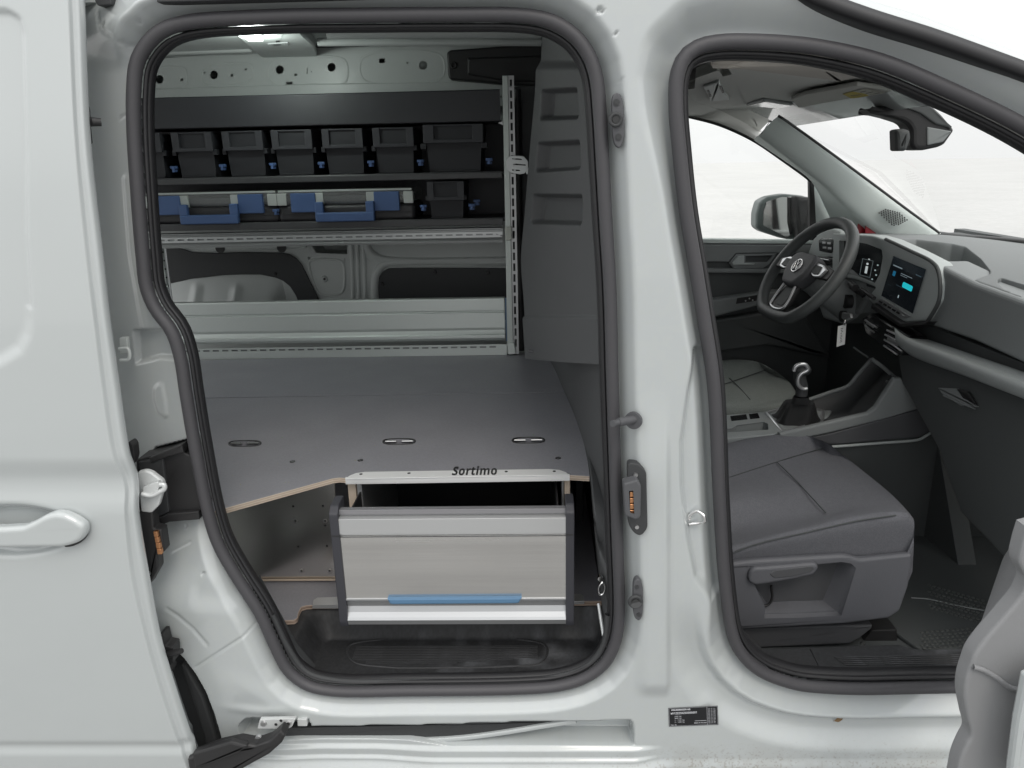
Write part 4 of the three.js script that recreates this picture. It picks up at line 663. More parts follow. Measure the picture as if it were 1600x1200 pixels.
  const makeBin = (name, label, group, w, h, hl, at) => {
    const o = thing(name, label, 'storage bin', at, group);
    const add = (n, g, m, p = o) => { const x = new THREE.Mesh(merge([].concat(g)), m); x.name = n; x.castShadow = x.receiveShadow = true; p.add(x); return x; };
    add('bin_body', [binGeo(w, h, 0.20), boxFrom(V(-w * 0.42, h * 0.02, 0.001), V(w * 0.42, h * 0.06, 0.004), 0.001)], M.bin);
    const hd = add('label_holder', [boxFrom(V(-w * 0.5, h * (1 - hl), 0.004), V(-w * 0.32, h, 0.022), 0.002), boxFrom(V(w * 0.32, h * (1 - hl), 0.004), V(w * 0.5, h, 0.022), 0.002), boxFrom(V(-w * 0.33, h * (1 - hl), 0.004), V(w * 0.33, h * (1 - hl * 0.80), 0.022), 0.002), boxFrom(V(-w * 0.33, h * 0.965, 0.004), V(w * 0.33, h, 0.020), 0.002)], M.binRim);
    add('label_slot', boxFrom(V(-w * 0.33, h * (1 - hl * 0.82), 0.002), V(w * 0.33, h * 0.97, 0.014), 0.001), M.bin, hd);
    for (const s of [-1, 1]) add('catch', boxFrom(V(s * w * 0.56, h * 0.50, -0.012), V(s * w * 0.46, h * 0.62, 0.012), 0.002), M.bin);
    return o;
  };
  const zb = ZR - 0.018, at = (a) => { const p = on(a, 262, zb); return V(p.x, s2 + 0.0015, zb); };
  const pitch = on(463, 262, zb).x - on(388, 262, zb).x, W = pitch * 0.83, H = (on(500, 203, zb).y - s2) ;
  const names = ['first small dark bin on the middle shelf, cut off by the door seal', 'second small dark bin from the left on the middle shelf', 'third small dark bin from the left on the middle shelf', 'fourth small dark bin from the left, at the middle of the middle shelf', 'fifth small dark bin from the left on the middle shelf', 'sixth small dark bin from the left, next to the wide bin'];
  const px = [230.5, 309.5, 387.5, 463, 541, 619];
  const b0 = makeBin('storage_bin', names[0], 'small bins on the middle shelf', W, H, 0.42, at(px[0]));
  for (let i = 1; i < 6; i++) { const c = b0.clone(); c.name = numbered('storage_bin'); c.position.copy(at(px[i])); c.userData = { ...b0.userData, label: names[i] }; scene.add(c); }
  makeBin('wide_storage_bin', 'wide dark bin at the right end of the middle shelf', 'bins on the middle shelf', W * 1.46, H * 1.04, 0.38, at(711));
  const pl = on(699, 333, zb); makeBin('low_storage_bin', 'lone small dark bin on the lower shelf beside the second case', 'bins on the lower shelf', W * 0.92, on(699, 284, zb).y - s3, 0.5, V(pl.x, s3 + 0.0015, zb));

  // ------------------------------------------------------------ cases with blue handles and clear lids
  const zc = ZR - 0.006, cw = on(648, 318, zc).x - on(434, 322, zc).x, ch = on(540, 296, zc).y - s3;
  const cs = thing('tool_case', 'flat tool case with blue handle on the lower shelf, cut off by the door seal', 'tool case', V(on(330, 330, zc).x, s3 + 0.0015, zc), 'flat cases on the lower shelf');
  const add = (n, g, m, p = cs) => { const x = new THREE.Mesh(merge([].concat(g)), m); x.name = n; x.castShadow = x.receiveShadow = true; p.add(x); return x; };
  const w2 = cw / 2, h1 = ch * 0.52;
  add('case_body', [new RoundedBoxGeometry(cw, h1, 0.22, 4, 0.014).translate(0, h1 / 2, -0.11), boxFrom(V(-w2 * 0.93, h1 * 0.45, -0.01), V(w2 * 0.93, h1 * 0.5, 0.002), 0.001)], M.caseBody ??= std([0.034, 0.033, 0.036], 0.5));
  add('case_lid', [new RoundedBoxGeometry(cw, ch - h1, 0.22, 4, 0.014).translate(0, h1 + (ch - h1) / 2 + 0.001, -0.11)], M.clear);
  add('lid_edge', [boxFrom(V(-w2 * 0.97, ch * 0.93, -0.004), V(w2 * 0.97, ch * 0.99, 0.001), 0.001)], M.clearEdge ??= std([0.45, 0.48, 0.46], 0.25));
  add('case_insert', [boxFrom(V(-w2 * 0.9, h1, -0.02), V(w2 * 0.9, ch * 0.8, -0.2), 0.004)], M.binRim);
  for (const s of [-1, 1]) { add('latch', boxFrom(V(s * w2 * 0.58 - 0.042 + (s > 0 ? 0.006 : -0.006), ch * 0.30, -0.004), V(s * w2 * 0.58 + 0.042 + (s > 0 ? 0.006 : -0.006), ch * 0.90, 0.010), 0.003), M.blue); }
  for (const x of [-0.38, 0.38, 0.92, -0.92]) add('hinge_block', boxFrom(V(x * w2 - 0.016, h1, -0.006), V(x * w2 + 0.016, ch * 0.9, 0.006), 0.003), M.clearEdge);
  const hw = w2 * 0.43, ht = ch * 0.62, hb2 = -ch * 0.04; add('handle', [boxFrom(V(-hw, hb2 + 0.012, 0.006), V(-hw + 0.028, ht, 0.024), 0.004), boxFrom(V(hw - 0.028, hb2 + 0.012, 0.006), V(hw, ht, 0.024), 0.004), boxFrom(V(-hw, hb2 + 0.004, 0.008), V(hw, hb2 + 0.034, 0.027), 0.005)], M.blue);
  const c2 = cs.clone(); c2.name = numbered('tool_case'); c2.userData = { ...cs.userData, label: 'flat tool case with blue handle and clear lid at the middle of the lower shelf' }; c2.position.set(on(541, 330, zc).x, s3 + 0.0015, zc); scene.add(c2);
}
// ---------------------------------------------------------------- cab: shell
M.cabDark = std([0.062, 0.068, 0.069], 0.65, grainOpts(14, 0.0003));
M.cabMid = std([0.205, 0.22, 0.222], 0.6, grainOpts(14, 0.0003));
M.cabLight = std([0.42, 0.455, 0.45], 0.58, grainOpts(16, 0.0003));
{
  const cab = sub(van, 'cab_shell');
  part(cab, 'cab_floor', boxFrom(V(0.16, 0.32, -0.05), V(1.75, 0.345, -1.66)), M.cabDark);
  part(cab, 'firewall', boxFrom(V(1.62, 0.3, -0.02), V(1.66, 1.16, -1.7)), M.cabDark);
  part(cab, 'scuttle', boxFrom(V(1.48, 1.06, -0.02), V(1.66, 1.15, -1.66)), M.cabDark);
  part(cab, 'cab_roof', boxFrom(V(0.17, 1.665, -0.1), V(0.46, 1.68, -1.66)), M.paintIn);
  part(cab, 'side_skin', [plate([[1075, 392], [1310, 392], [1340, 700], [1075, 700]], -1.70, 0.02), boxFrom(V(0.2, 0.3, -1.69), V(1.66, 1.10, -1.72))], M.cabDark);

  // headliner
  const inCab = (l, pl) => onAll(l, pl).map((p) => V(p.x, p.y, Math.min(p.z, -0.07)));
  const hp = YD(1.605), hl = part(van, 'headliner', plate(inCab([[1030, 40], [1300, 66], [1400, 108], [1450, 140], [1458, 152], [1437, 155], [1330, 170], [1202, 190], [1187, 205], [1120, 172], [1060, 152], [1030, 150]], hp), hp, 0.02, { r: 0.01, bevel: 0.004, holes: [inCab([[1060, 108], [1094, 92], [1129, 88], [1138, 101], [1147, 116], [1127, 121], [1121, 111], [1090, 122], [1088, 138], [1060, 143]], hp)] }), M.head, 'grey moulded headliner of the cab');
  part(hl, 'storage_recess', plate(inCab([[1040, 95], [1090, 80], [1150, 80], [1160, 130], [1040, 150]], YD(1.66)), YD(1.66), 0.01), M.cabDark);
  const e0 = spline(onAll([[1040, 146], [1080, 158], [1120, 172], [1160, 191], [1189, 207]], YD(1.603)), 30), e1 = spline(onAll([[1040, 172], [1070, 180], [1117, 192], [1150, 205], [1181, 221]], -1.60), 30);
  part(hl, 'side_rail', loft([e0.map((p) => p.clone().add(V(0, 0.01, 0.02))), e0, e0.map((p, i) => p.clone().lerp(e1[i], 0.5).add(V(0, -0.008, 0.012))), e1, e1.map((p) => p.clone().add(V(0, 0.004, -0.04)))]), M.head);
  part(hl, 'window_rubber', tube(onAll([[1040, 173], [1070, 181], [1117, 193], [1150, 206], [1181, 222], [1225, 252], [1262, 279], [1267, 284]], -1.615), 0.005, 60), M.black);
  part(hl, 'overhead_shelf', [plate(inCab([[1132, 84], [1180, 80], [1300, 88], [1345, 108], [1340, 122], [1312, 128], [1160, 110], [1146, 102]], YD(1.592)), YD(1.592), 0.02, { r: 0.012, bevel: 0.009, seg: 4 }), plate(inCab([[1150, 84], [1290, 88], [1330, 106], [1325, 114], [1170, 96]], YD(1.586)), YD(1.586), 0.01, { r: 0.01, bevel: 0.005 })], std([0.42, 0.40, 0.37], 0.9), 'beige edge of the overhead shelf');
  const vc = part(hl, 'roof_vent', plate([[1099, 137], [1123, 129], [1132, 146], [1140, 156], [1111, 159]], YD(1.598), 0.008, { r: 0.004, bevel: 0.003 }), M.cabLight);
  for (const [a, b, s] of [[1104, 142, 1], [1124, 136, 1]]) for (let k = 0; k < 5; k++) part(vc, 'vent_slit', plate([[a + k * 0.9, b + k * 2.2], [a + 4 + k * 0.9, b - 0.8 + k * 2.2], [a + 4.3 + k * 0.9, b + 0.4 + k * 2.2], [a + 0.3 + k * 0.9, b + 1.2 + k * 2.2]], YD(1.5965), 0.002, { bevel: 0.0003 }), M.black);
  const dl = part(hl, 'map_lamp', plate([[1166, 165], [1192, 157], [1243, 164], [1275, 163], [1272, 170], [1238, 176], [1200, 169]], YD(1.597), 0.008, { r: 0.004, bevel: 0.003 }), M.cabMid);
  part(dl, 'lamp_lens', plate([[1170, 165.5], [1196, 159.5], [1240, 166], [1220, 170]], YD(1.595), 0.003, { r: 0.002, bevel: 0.001 }), std([0.75, 0.78, 0.76], 0.15));
  part(dl, 'lamp_switch', plate([[1244, 167], [1264, 165], [1262, 169], [1244, 172]], YD(1.5945), 0.003, { r: 0.002, bevel: 0.001 }), M.black);
  const vz = part(hl, 'sun_visor', plate(inCab([[1236, 156], [1258, 148], [1340, 134], [1400, 142], [1436, 154.5], [1330, 169.5], [1250, 172]], YD(1.588)), YD(1.588), 0.010, { r: 0.012, bevel: 0.004, seg: 3 }), std([0.42, 0.425, 0.40], 0.95, grainOpts(30, 0.0002)), 'grey sun visor with a small warning sticker');
  { const c = document.createElement('canvas'); c.width = 256; c.height = 64; const x = c.getContext('2d'); x.fillStyle = '#c8c8bc'; x.fillRect(0, 0, 256, 64); x.fillStyle = '#c9b53a'; x.fillRect(0, 0, 120, 64); x.fillStyle = '#333'; x.font = 'bold 18px sans-serif'; x.fillText('AIRBAG', 26, 40); x.font = '10px sans-serif'; for (let i = 0; i < 4; i++) x.fillRect(134, 10 + i * 13, 100 - i * 11, 3);
    const t = new THREE.CanvasTexture(c); t.colorSpace = THREE.SRGBColorSpace; const pl = YD(1.5865), q = onAll([[1316, 147], [1352, 138], [1395, 147], [1330, 154]], pl); const g = loft([[q[0], q[1]], [q[3], q[2]]]); part(vz, 'warning_sticker', g, std([0.6, 0.6, 0.6], 0.8, { map: t })); }
  part(hl, 'header_edge', tube(onAll([[1202, 190], [1330, 170.5], [1437, 155.5], [1452, 152], [1470, 150]], YD(1.602)), 0.005, 40), M.cabDark);

  // left A-pillar trim: bright windscreen face, darker side face, triangle at the door
  const C1 = onAll([[1214, 183, -1.40], [1222, 188, -1.40], [1290, 236.5, -1.42], [1360, 288, -1.45], [1415, 329, -1.47], [1466, 366, -1.5]], 0), C2 = onAll([[1186, 211, -1.42], [1190, 214, -1.42], [1238, 252, -1.44], [1286, 289, -1.46], [1330, 331, -1.48], [1374, 368, -1.5]], 0), C3 = onAll([[1178, 219, -1.60], [1182, 222, -1.60], [1225, 251, -1.60], [1267, 283, -1.61], [1292, 330, -1.62], [1310, 372, -1.62]], 0);
  const mid = (a, b, k, o) => a.map((p, i) => p.clone().lerp(b[i], k).add(o));
  const pil = part(van, 'pillar_trim', skin([C1.map((p) => p.clone().add(V(0.02, 0, -0.02))), C1, mid(C1, C2, 0.5, V(-0.006, 0, 0.012)), C2, mid(C2, C3, 0.15, V(0, 0, -0.01)), C3], 60, 4), M.pillar, 'pale grey windscreen pillar trim');
  part(pil, 'pillar_rubber', tube(C1.map((p) => p.clone().add(V(0.006, 0.003, -0.008))), 0.006, 60), M.black);
  part(pil, 'door_triangle', plate([[1266, 283], [1276, 283], [1292, 300], [1345, 372], [1300, 386], [1277, 386]], -1.63, 0.03, { r: 0.004 }), M.pillar);
  part(pil, 'window_post', plate([[1264.5, 281], [1272, 284], [1277, 385], [1266, 385]], -1.625, 0.02, { r: 0.001 }), M.black);
  part(pil, 'trim_joint', tube(onAll([[1203, 189], [1196, 200], [1189, 212]], -1.40), 0.0012, 12), M.head);
  const gr = []; for (let j = 0; j < 9; j++) for (let i = 0; i < 13; i++) { const a = 1362 + i * 3.6 + j * 3.9, b = 322 + i * 0.9 + j * 3.6; if (Math.hypot((a - 1394) / 26, (b - 339) / 13) > 1) continue; gr.push(disc(on(a, b, -1.455), 0, 0.0028, 0.002, 8)); }
  part(pil, 'speaker_grille', gr, M.cabDark, undefined, 'stuff');
  part(pil, 'red_reflector', [plate([[1340, 352], [1346, 339], [1352, 341], [1352, 366], [1340, 366]], -1.52, 0.004, { r: 0.002 }), plate([[1352, 345], [1376, 365], [1378, 368], [1352, 368]], -1.50, 0.004, { r: 0.002 })], std([0.30, 0.02, 0.03], 0.3));
  part(van, 'near_pillar_trim', [plate([[1440, 120], [1500, 135], [1620, 192], [1640, 215], [1598, 222], [1585, 218], [1540, 188], [1482, 161], [1455, 152], [1444, 150]], -0.07, 0.02, { r: 0.006, bevel: 0.006, seg: 3 })], M.head);
  // glass
  const W0 = onAll([[1218, 186, -1.40], [1290, 237, -1.42], [1360, 288, -1.45], [1470, 366, -1.5]], 0), hdr = on(1450, 154, YD(1.6));
  const top = [W0[0], V(1.0, 1.60, -0.7), V(0.98, 1.60, -0.15)], bot = [W0[3], V(1.58, 1.165, -0.8), V(1.55, 1.165, -0.12)];
  part(van, 'windscreen', loft([spline(top, 16), spline(top, 16).map((p, i) => p.clone().lerp(spline(bot, 16)[i], 0.5).add(V(0.02, 0.02, 0))), spline(bot, 16)]), M.glass);
  part(van, 'driver_window', plate([[1040, 170], [1117, 190], [1181, 219], [1266, 280], [1272, 386], [1040, 386]], -1.635, 0.004, { bevel: 0 }), M.glass);
  part(van, 'windscreen_frame', tube(onAll([[1466, 366.5, X(1.5)], [1490, 369.5, X(1.5)], [1600, 379.5, X(1.5)], [1700, 390, X(1.5)]], 0), 0.012, 40), M.black);

  // rear view mirror and its camera cover
  const mz = -0.82, mr = part(van, 'rear_view_mirror', [plate([[1355, 170], [1410, 162], [1449, 157], [1472, 178], [1490, 199], [1492.5, 204], [1477, 226], [1468, 230], [1444, 235], [1430, 234.5], [1425, 226], [1425, 204], [1420, 195], [1412, 190], [1390, 183], [1364, 177]], mz, 0.07, { r: 0.006, bevel: 0.012, seg: 3 })], M.black, 'black windscreen sensor cover and mirror mount');
  part(mr, 'mirror_back', plate([[1401, 202.5], [1412, 200.5], [1423, 203], [1425, 216], [1420, 230], [1417, 236], [1402, 236]], mz + 0.03, 0.05, { r: 0.006, bevel: 0.012, seg: 4 }), M.cabDark);
  part(mr, 'cover_facet', plate([[1449, 198], [1488, 205], [1474, 222], [1449, 227]], mz + 0.004, 0.006, { r: 0.004, bevel: 0.003 }), M.cabMid);
  part(mr, 'cover_ridge', plate([[1410, 165], [1448, 160], [1468, 178], [1489, 201], [1462, 194], [1440, 178]], mz + 0.006, 0.008, { r: 0.006, bevel: 0.005 }), M.cabDark);

  // outside mirror on the driver's side
  const om = part(van, 'side_mirror', plate([[1182, 356], [1182.5, 334], [1188, 315], [1201, 308], [1229, 303.5], [1258, 306], [1268, 313], [1270, 345], [1268, 366], [1244, 377], [1219, 372], [1191, 363]], -1.86, 0.10, { r: 0.012, bevel: 0.02, seg: 4 }), M.mirrorShell ??= std([0.14, 0.17, 0.165], 0.4), 'outside mirror beyond the driver window');
  part(om, 'mirror_glass', plate([[1192, 352], [1193, 330], [1198, 315], [1221, 307.5], [1240, 308], [1242, 346], [1237, 366], [1229, 371]], -1.857, 0.004, { r: 0.006, bevel: 0.001 }), std([0.62, 0.60, 0.60], 0.08, { metalness: 1 }));
  part(om, 'mirror_arm', plate([[1243, 306], [1272, 309], [1276, 372], [1248, 375], [1243, 350]], -1.80, 0.06, { r: 0.008, bevel: 0.012 }), M.black);
}
// ---------------------------------------------------------------- driver's door lining
{
  const z = -1.62, d = part(van, 'driver_door_lining', [plate([[1060, 380], [1300, 381], [1330, 640], [1060, 640]], z, 0.03, { bevel: 0.004 })], M.cabDark, 'dark lining of the closed driver door');
  part(d, 'window_sill', plate([[1060, 373], [1300, 376.5], [1300, 381.5], [1060, 380]], z + 0.004, 0.05, { bevel: 0.004 }), M.pillar);
  part(d, 'upper_panel', plate([[1060, 382], [1300, 383], [1300, 396], [1214, 395], [1150, 396], [1139, 409], [1060, 409]], z + 0.012, 0.012, { bevel: 0.003 }), M.cabMid);
  part(d, 'handle_frame', plate([[1139, 411], [1150, 397], [1214, 396], [1202, 413], [1192, 419], [1146, 419]], z + 0.014, 0.014, { bevel: 0.002, holes: [[[1164, 399], [1209, 398.5], [1199, 410], [1164, 410]]] }), M.cabMid);
  part(d, 'handle_recess', plate([[1162, 398], [1211, 397], [1200, 412], [1162, 411]], z + 0.003, 0.004), M.cabDark);
  part(d, 'pull_handle', plate([[1144, 410], [1153, 400], [1163, 399.5], [1163, 411], [1180, 411.5], [1178, 414], [1146, 414]], z + 0.02, 0.008, { r: 0.002, bevel: 0.002 }), M.cabLight);
  part(d, 'speaker_hole', disc(on(1216, 407, z + 0.014), z, 0.01, 0.002), M.black);
  part(d, 'mid_panel', plate([[1060, 419], [1300, 421], [1300, 428], [1060, 426]], z + 0.02, 0.02, { bevel: 0.004 }), M.cabMid);
  part(d, 'armrest', [plate([[1060, 474], [1122, 468], [1240, 452], [1240, 462], [1200, 474], [1120, 494], [1060, 506]], z + 0.06, 0.06, { r: 0.004, bevel: 0.006 })], M.cabMid);
  part(d, 'switch_panel', plate([[1152, 466], [1190, 460], [1182, 470], [1150, 475]], z + 0.062, 0.006, { bevel: 0.001 }), M.black);
  for (const [a, b] of [[1165, 470], [1171, 466.5], [1176, 469]]) part(d, 'window_switch', disc(on(a, b, z + 0.062), z, 0.003, 0.001, 8), M.silver);
  part(d, 'door_pocket', plate([[1060, 510], [1130, 498], [1250, 480], [1300, 560], [1200, 540], [1060, 560]], z + 0.05, 0.05, { r: 0.01, bevel: 0.01 }), M.cabDark);
}
// ---------------------------------------------------------------- dashboard
{
  const xd = 1.04, D = part(van, 'dashboard', [plate([[1456, 409], [1461, 411.5], [1521, 441.5], [1600, 469.5], [1720, 515], [1720, 640], [1600, 569], [1520, 532], [1446, 506]], X(xd), 0.10, { bevel: 0.012, seg: 4 })], M.cabMid, 'dark grey dashboard with screen and vents');
  const eT = Y(1.175);
  { // top pad: from the edge above the screens back to the windscreen, with two open trays pressed into it
    const fr = spline([...onAll([[1296, 366], [1328, 367.5], [1362, 369], [1384, 374], [1420, 391], [1459, 410], [1490, 426], [1521, 441], [1560, 455], [1600, 469], [1690, 502]], X(1.04))], 200);
    const bk = spline([...onAll([[1312, 364.5], [1380, 364], [1430, 365]], -1.56), ...onAll([[1470, 366.5], [1500, 369], [1550, 374], [1600, 380], [1700, 391], [1780, 398]], X(1.5))], 200);
    const trays = [[[1408, 379], [1431, 379], [1487, 386], [1505, 390], [1528, 408], [1541, 425], [1521, 432], [1466, 402], [1432, 387]], [[1565, 440], [1600, 451], [1645, 466], [1640, 470], [1600, 459], [1570, 446]]].map(L);
    const g = surf(300, 170, (u, v) => {
      const j = u * 200, k = Math.min(199, Math.floor(j)), A = fr[k].clone().lerp(fr[k + 1], j - k), B = bk[k].clone().lerp(bk[k + 1], j - k), p = A.lerp(B, v);
      p.y += 0.016 * ss(u, 0.25, 0.5) * Math.sin(Math.PI * v) - 0.012 * (1 - ss(v, 0, 0.035));
      const [x, y] = toPhoto(p.x, p.y, p.z); let h = 0; for (const t of trays) h = Math.max(h, ss(4 - sdist(t, x, y), -1.5, 2.5));
      p.y -= 0.08 * h; return p;
    });
    part(D, 'dash_top', g, M.cabTop ??= std([0.135, 0.147, 0.148], 0.55, grainOpts(16, 0.0003)), 'top pad of the dashboard with open trays');
  }
  // lower band and glove box
  const zr = (a, b, x) => on(a, b, X(x));
  const b0 = [[1396, 506], [1412, 516], [1500, 547], [1600, 581], [1720, 624]].map(([a, b]) => zr(a, b, 1.05)), b1 = [[1398, 514], [1414, 527], [1500, 562], [1600, 601], [1720, 648]].map(([a, b]) => zr(a, b, 0.985)), b2 = [[1402, 540], [1419, 553], [1500, 584], [1600, 623], [1720, 670]].map(([a, b]) => zr(a, b, 0.985)), b3 = b2.map((p) => p.clone().add(V(0.05, -0.012, 0)));
  part(D, 'dash_band', skin([b0, b1.map((p, i) => p.clone().lerp(b0[i], 0.2)), b1, b2, b3], 40, 3), M.cabBand ??= std([0.26, 0.28, 0.28], 0.5, grainOpts(16, 0.0003)), 'rounded band across the dashboard');
  part(D, 'gap_strip', plate([[1446, 505], [1600, 568], [1720, 618], [1720, 640], [1600, 585], [1400, 515]], X(1.07), 0.01), M.cabDark);
  const gb = part(D, 'glove_box', plate([[1400, 540], [1720, 655], [1720, 960], [1600, 905], [1500, 800], [1465, 700], [1410, 600]], X(1.03), 0.2, { bevel: 0.006 }), M.cabDark, 'dark glove box lid');
  part(gb, 'glove_box_handle', [plate([[1465, 606], [1494, 607], [1503, 620], [1526, 636], [1500, 634], [1472, 616]], X(1.024), 0.008, { r: 0.003, bevel: 0.002 }), tube(onAll([[1474, 618], [1500, 630], [1524, 639]], X(1.022)), 0.0016, 20)], M.cabMid);
  part(gb, 'handle_pocket', plate([[1495, 608], [1512, 612], [1524, 632], [1504, 622]], X(1.022), 0.006, { r: 0.002 }), M.black);
  part(D, 'lower_dash', plate([[1250, 470], [1345, 440], [1420, 540], [1465, 690], [1500, 900], [1240, 700]], X(1.16), 0.05), M.cabDark);
  // instrument hood, cluster and centre screen
  const hood = part(D, 'screen_surround', plate([[1300, 364], [1328, 366], [1362, 368], [1384, 374.5], [1420, 391], [1456, 410], [1464, 420], [1468, 442], [1466, 469], [1447, 502], [1407, 504], [1362, 474], [1357, 468], [1361, 457], [1368, 449], [1340, 438], [1300, 430]], X(1.026), 0.05, { r: 0.008, bevel: 0.006, seg: 3, holes: [[[1310, 373], [1330, 374], [1354, 377.5], [1379, 387], [1381, 401], [1376, 430], [1367, 446], [1338, 434], [1310, 427]]] }), M.cabLight, 'grey surround of instruments and touch screen');
  part(hood, 'surround_edge', tube(onAll([[1384, 374], [1420, 391], [1457, 410], [1465, 420], [1469, 442], [1467, 470], [1449, 503]], X(1.03)), 0.005, 60), M.cabDark);
  part(hood, 'surround_lip', plate([[1362, 474], [1407, 504], [1447, 502.5], [1440, 508], [1404, 511], [1360, 482]], X(1.01), 0.04, { r: 0.003, bevel: 0.004 }), M.black);
  const canvasTex = (w, h, draw) => { const c = document.createElement('canvas'); c.width = w; c.height = h; draw(c.getContext('2d'), w, h); const t = new THREE.CanvasTexture(c); t.colorSpace = THREE.SRGBColorSpace; return t; };
  const quad = (par, name, l, pl, tex, mat, label) => { const q = onAll(l, pl), g = loft([[q[3], q[2]], [q[0], q[1]]]); return part(par, name, g, mat ?? phys([1, 1, 1], 0.12, { map: tex, emissiveMap: tex, emissive: new THREE.Color(1, 1, 1), emissiveIntensity: 0.55 }), label); };
  const cl = canvasTex(256, 256, (x, w, h) => { x.fillStyle = '#050607'; x.fillRect(0, 0, w, h); x.strokeStyle = '#5c6668'; x.lineWidth = 3; x.strokeRect(150, 100, 58, 100); x.fillStyle = '#b4bcbc'; x.beginPath(); x.arc(181, 124, 7, 0, 7); x.fill(); x.fillRect(174, 138, 14, 44); x.fillRect(180, 92, 10, 6); for (const [a, b] of [[236, 118], [228, 150], [238, 176], [222, 206], [118, 216], [126, 226]]) { x.fillStyle = b > 210 ? '#a03a3a' : '#8fa0a0'; x.beginPath(); x.arc(a, b, 5, 0, 7); x.fill(); } });
  quad(hood, 'instrument_display', [[1304, 368], [1384, 384], [1370, 452], [1304, 432]], X(1.045), cl, undefined, 'dark instrument display');
  const sc = canvasTex(512, 512, (x, w, h) => { x.fillStyle = '#0b0e11'; x.fillRect(0, 0, w, h); x.fillStyle = '#14191d'; x.fillRect(0, 0, w, 110); x.fillStyle = '#6f7c82'; x.fillRect(40, 92, 150, 14); x.fillRect(190, 150, 180, 8); x.fillRect(190, 172, 110, 6); x.fillStyle = '#3a4a52'; x.fillRect(400, 92, 80, 10); x.fillStyle = '#1d5d7c'; x.fillRect(70, 160, 44, 60); x.fillStyle = '#25b9c4'; x.beginPath(); x.roundRect ? x.roundRect(262, 232, 150, 64, 16) : x.rect(262, 232, 150, 64); x.fill(); x.fillStyle = '#34424a'; x.fillRect(170, 300, 120, 6); x.fillStyle = '#9fb0b4'; x.fillRect(246, 400, 14, 34); x.fillStyle = '#29343a'; x.fillRect(40, 340, 60, 6); });
  quad(hood, 'touch_screen', [[1396, 400], [1447, 421], [1426, 490], [1377, 462]], X(1.0235), sc, undefined, 'centre touch screen with a turquoise button');
  const bs = part(hood, 'button_strip', plate([[1366, 472], [1376, 465], [1422, 494], [1412, 498]], X(1.0225), 0.004, { r: 0.002, bevel: 0.001 }), M.silver);
  for (let k = 0; k < 6; k++) part(bs, 'button', plate([[1374 + k * 6.8, 469.5 + k * 4.2], [1378.6 + k * 6.8, 472.3 + k * 4.2], [1376.8 + k * 6.8, 474.4 + k * 4.2], [1372.4 + k * 6.8, 471.6 + k * 4.2]], X(1.0205), 0.002, { bevel: 0.0004 }), k === 5 ? M.silver : M.black);
  // light switch panel and side vent left of the wheel
  const lsp = part(D, 'light_switch_panel', plate([[1262, 396], [1270, 374], [1284, 361], [1300, 357], [1312, 362], [1312, 402], [1264, 402]], X(1.03), 0.05, { r: 0.006, bevel: 0.006 }), M.cabLight);
  const lb = part(lsp, 'switch_field', plate([[1279, 376], [1284, 371.5], [1300, 372], [1303, 376], [1302, 393], [1298, 395.5], [1280, 392]], X(1.026), 0.004, { r: 0.002, bevel: 0.001 }), M.blackGloss);
  for (const [a, b] of [[1287, 379], [1295, 380], [1288, 387], [1296, 388]]) part(lb, 'light_switch', plate([[a - 2.6, b - 1.6], [a + 2.4, b - 1.4], [a + 2.2, b + 1.8], [a - 2.6, b + 1.6]], X(1.0245), 0.002, { bevel: 0.0003 }), M.silver);
  part(D, 'side_vent', [plate([[1258, 397], [1302, 404], [1300, 414], [1260, 408]], X(1.028), 0.02, { bevel: 0.003 })], M.black);
  part(D, 'vent_slat', tube(onAll([[1262, 400.5], [1296, 407]], X(1.022)), 0.003, 8), M.silver);
  // centre vents
  const cv = part(D, 'centre_vent', plate([[1347, 498], [1360, 489], [1420, 526], [1421, 540], [1404, 556], [1392, 552], [1352, 520]], X(1.0), 0.05, { r: 0.006, bevel: 0.004 }), M.blackGloss, 'black centre air vents with bright slats');
  for (const [l] of [[[[1386, 516], [1402, 524], [1417, 536]]], [[[1383, 523], [1400, 532], [1413, 543]]], [[[1382, 531], [1397, 540], [1409, 549]]], [[[1381, 540], [1393, 548], [1402, 554]]], [[[1352, 500], [1362, 507], [1370, 512]]], [[[1352, 508], [1360, 515], [1366, 519]]]]) part(cv, 'vent_slat', tube(onAll(l, X(0.996)), 0.0028, 16, false, 8), M.silver);
  for (const l of [[[1386, 527], [1404, 536], [1402, 541], [1385, 532]], [[1354, 502], [1366, 508], [1364, 512], [1353, 506]]]) part(cv, 'vent_tab', plate(l, X(0.994), 0.004, { r: 0.001, bevel: 0.001 }), M.silver);
  part(D, 'dash_cover_edge', tube(onAll([[1334, 543], [1345, 551], [1356, 558]], X(1.02)), 0.003, 12), M.cabMid);
}
